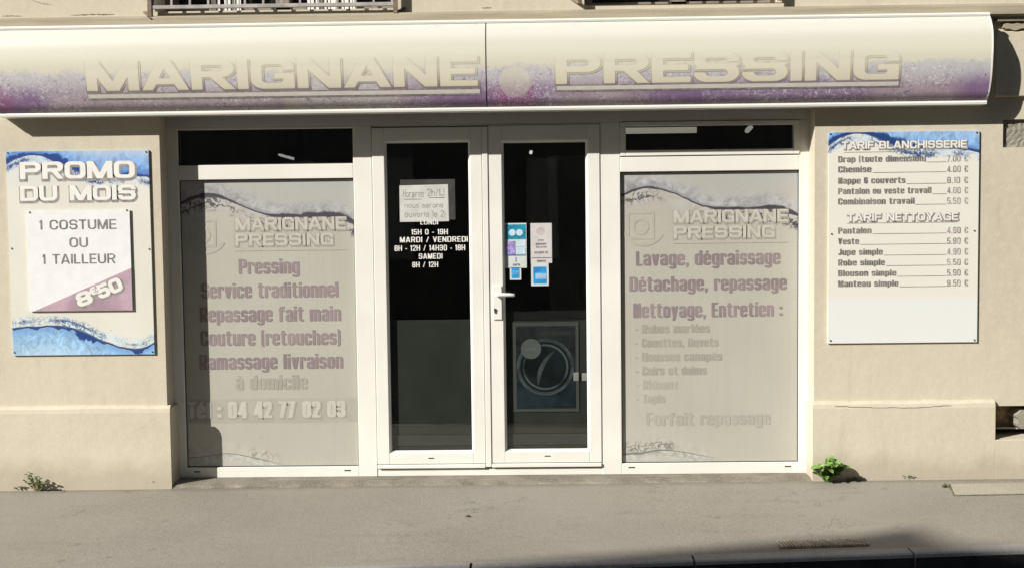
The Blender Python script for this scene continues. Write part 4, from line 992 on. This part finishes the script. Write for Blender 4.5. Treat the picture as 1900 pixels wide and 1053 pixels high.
# ================================================================== SMALL THINGS ON THE GROUND
def gpt(px, py): p = G(px, py); return p
sl_ = thing('inspection_cover', 'pale concrete cover slab with mossy joint at the right wall foot', 'cover')
c4 = [G(1772, 918), G(1960, 914.5), G(1960, 895), G(1764, 898.5)]
mb = MB(); mb.prism([(p.x, p.y, zg(p.x)+.006) for p in c4], (0, 0, -.04)); mb.build('slab', M_SLAB, sl_)
cen = sum(c4, Vector())/4
c5 = [cen+(p-cen)*1.0+Vector(((p.x-cen.x)/abs(p.x-cen.x)*.014, (p.y-cen.y)/abs(p.y-cen.y)*.018, 0)) for p in c4]
mb = MB(); mb.poly([(p.x, p.y, zg(p.x)+.002) for p in c5]); mb.build('joint', plain('mossy_joint_dirt', (.13, .12, .07), .95, .4, 30), sl_); place(sl_, cen)
gr = thing('drain_grate', 'brown ribbed iron grate set in the pavement by the kerb', 'grate')
g4 = [G(1446, 1018), G(1612, 1013), G(1604, 999), G(1444, 1003)]
mb = MB(); mb.prism([(p.x, p.y, zg(p.x)+.003) for p in g4], (0, 0, -.03)); mb.build('frame', plain('dark_grate_pit', (.15, .12, .09), .8, .3, 30), gr)
mb = MB(); n = 26; bl = lambda u, v: (g4[0]*(1-u)+g4[1]*u)*(1-v)+(g4[3]*(1-u)+g4[2]*u)*v
for i in range(n):
    u0 = (i+.2)/n; u1 = (i+.62)/n; s_ = .03
    mb.prism([(p.x, p.y, zg(p.x)+.010) for p in (bl(u0+s_, .08), bl(u1+s_, .08), bl(u1-s_, .92), bl(u0-s_, .92))], (0, 0, -.006))
mb.build('ribs', M_IRON, gr); place(gr, sum(g4, Vector())/4)
pe = MB(); p = gpt(868, 958); bmesh.ops.create_icosphere(pe.bm, subdivisions=2, radius=.011)
for v in pe.bm.verts: v.co = Vector((v.co.x*1.3+p.x, v.co.y+p.y, v.co.z*.7*(1+.2*math.sin(v.co.x*400))+zg(p.x)+.005))
tag(pe.build('pebble', plain('dark_pebble', (.07, .065, .06), .9, .3, 60)), 'single dark pebble on the pavement in front of the doors', 'pebble')
# plants
def leafmat(name, a, b):
    m, nt, bs = newmat(name, .5); v = coord(nt); c = mix(nt, noise(nt, v, 40, 3).sstep(.35, .65), a, b); nt.links.new(c, bs.inputs['Base Color'])
    bs.inputs['Subsurface Weight'].default_value = 0; return m
def leaf(mb, o, d, nrm, L, w, lob=False, droop=.3):
    """one folded leaf: a row of cross ribs along its midrib"""
    d = d.normalized(); s = d.cross(nrm).normalized(); n = s.cross(d).normalized(); prev = None
    prof_ = [(0, .12), (.2, .75), (.38, .78 if lob else 1), (.5, 1.0), (.65, .72 if lob else .85), (.8, .62), (.92, .3), (1, .02)]
    for t, k in prof_:
        c = o+d*(L*t)-n*(L*droop*t*t); e = w*k/2
        cur = [mb.bm.verts.new(c-s*e+n*e*.35), mb.bm.verts.new(c), mb.bm.verts.new(c+s*e+n*e*.35)]
        if prev:
            for i in (0, 1): mb.bm.faces.new((prev[i], prev[i+1], cur[i+1], cur[i]))
        prev = cur
def plant(name, label, cat, px, py, wpx, hpx, nst, nlf, L, w, ma, mst, seed, group=None, lob=True, Y=None):
    rg = random.Random(seed); b = gpt(px, py) if Y is None else P(px, py, Y); b.z = zg(b.x)
    sc = 1/FPX*(b-CAM).length; Rw, Hh = wpx*sc/2, hpx*sc
    t = thing(name, label, cat, group=group); mb, ms = MB(), MB()
    for i in range(nst):
        a = -1+2*(i+.5)/nst; tip = b+Vector((a*Rw*rg.uniform(.7, 1.0), -rg.uniform(.01, .10)*Hh/.15, Hh*(1-.38*abs(a))*rg.uniform(.75, 1.0)))
        root = b+Vector((a*Rw*.15, rg.uniform(-.006, .006), -.004)); mid = (root+tip)/2+Vector((a*Rw*.12, 0, Hh*.12))
        cur = [root*(1-k)**2+mid*2*k*(1-k)+tip*k*k for k in (0, .25, .5, .75, 1)]
        ms.tube(cur, [.0032, .003, .0026, .002, .0012], 6)
        for j in range(nlf):
            k = .25+.75*(j+rg.random())/nlf; q = root*(1-k)**2+mid*2*k*(1-k)+tip*k*k; an = rg.uniform(0, 6.28)
            d = Vector((math.cos(an), -abs(math.sin(an))*.9 if rg.random() < .75 else math.sin(an)*.4, rg.uniform(-.1, .9)))
            leaf(mb, q, d, Vector((rg.uniform(-.3, .3), -.35, 1)), L*rg.uniform(.6, 1.15), w*rg.uniform(.7, 1.15), lob, rg.uniform(.05, .5))
    ms.build('stem', mst, t); mb.build('leaves', ma, t); place(t, b)
M_LEAF = leafmat('bright_leaf', (.115, .215, .045), (.23, .355, .095)); M_DULL = leafmat('dusty_leaf', (.085, .13, .045), (.17, .215, .085)); M_STEM = plain('green_stem', (.14, .22, .06), .6, .2, 30); M_DRY = plain('dry_stem', (.24, .2, .11), .8, .2, 30)
plant('leafy_weed', 'bright green leafy weed at the corner of the right pier', 'plant', 1536, 893, 64, 50, 12, 9, .052, .046, M_LEAF, M_STEM, 4)
plant('straggly_weed', 'small straggly grey green weed at the foot of the left pier', 'plant', 70, 910, 46, 38, 8, 15, .022, .012, M_DULL, M_DRY, 9, None, False)
for i, (px, py, w_, h_, lb) in enumerate(((40, 909, 26, 9, 'low dry moss tuft left of the straggly weed'), (292, 904, 34, 16, 'thin dry grass tuft where the left pier meets the step'), (1682, 889, 24, 9, 'dark moss tuft below the middle of the price list board'),
        (1584, 891, 30, 6, 'flat moss tuft right beside the bright green weed'), (1766, 887, 14, 6, 'tiny moss tuft above the left end of the concrete cover'), (1824, 886, 14, 6, 'moss tuft behind the middle of the concrete cover'), (1862, 885, 36, 9, 'widest moss tuft behind the concrete cover, near the picture edge'), (1752, 903, 10, 6, 'tiny moss ball off the left end of the concrete cover'))):
    plant('moss_tuft', lb, 'weed', px, py, w_*1.1, h_*1.25, 7, 10, .013, .007, M_DULL, M_DRY, 20+i, 'small weeds along the wall foot', False)

# ================================================================== ACROSS THE STREET (its roofline throws the shade along the kerb)
YO = -12.0
def up_to_roof(px, py):
    g = G(px, py); t = (YO-g.y)/SUN.y; return g+SUN*t
edge = [up_to_roof(*q) for q in ((-600, 1165), (860, 1048), (1200, 1023), (1400, 1007), (1620, 990), (1672, 978), (1712, 981), (1765, 1007), (1900, 1017), (2300, 1030))]
opp = thing('house_across_street', 'shaded house across the street, seen only as a dark reflection in the door glass', 'building')
xs0, xs1 = edge[0].x-1, 30
mb = MB(); pts = [(edge[0].x-1, YO, -.3)]+[(edge[0].x-1, YO, edge[0].z)]+[(p.x, YO, p.z) for p in edge]+[(30, YO, edge[-1].z), (30, YO, -.3)]
mb.prism(pts, (0, -6, 0)); M_OPP = plain('grey_render', (.17, .158, .14), .9, .15, 1); mb.build('wall', M_OPP, opp)
MB().box(-6.5, YO-.01, -.3, 30, YO-6.2, 15.5).build('sky_block_wing', M_OPP, opp)  # unseen taller wing, added to block sky light from the shaded shopfront
M_OW = plain('dark_reflecting_window', (.03, .03, .035), .2, .1); M_SH = plain('pale_shutter', (.42, .40, .36), .7, .1)
for i in range(12):
    for j in range(2):
        x = -20+i*4.1; z = .9+j*3.1; w_ = MB().box(x, YO+.001, z, x+1.1, YO+.05, z+1.7).build('window', M_OW, opp)
        MB().box(x-.55, YO+.001, z, x-.03, YO+.06, z+1.7).build('shutter', M_SH, opp); MB().box(x+1.13, YO+.001, z, x+1.65, YO+.06, z+1.7).build('shutter', M_SH, opp)
place(opp, (0, YO, 0))
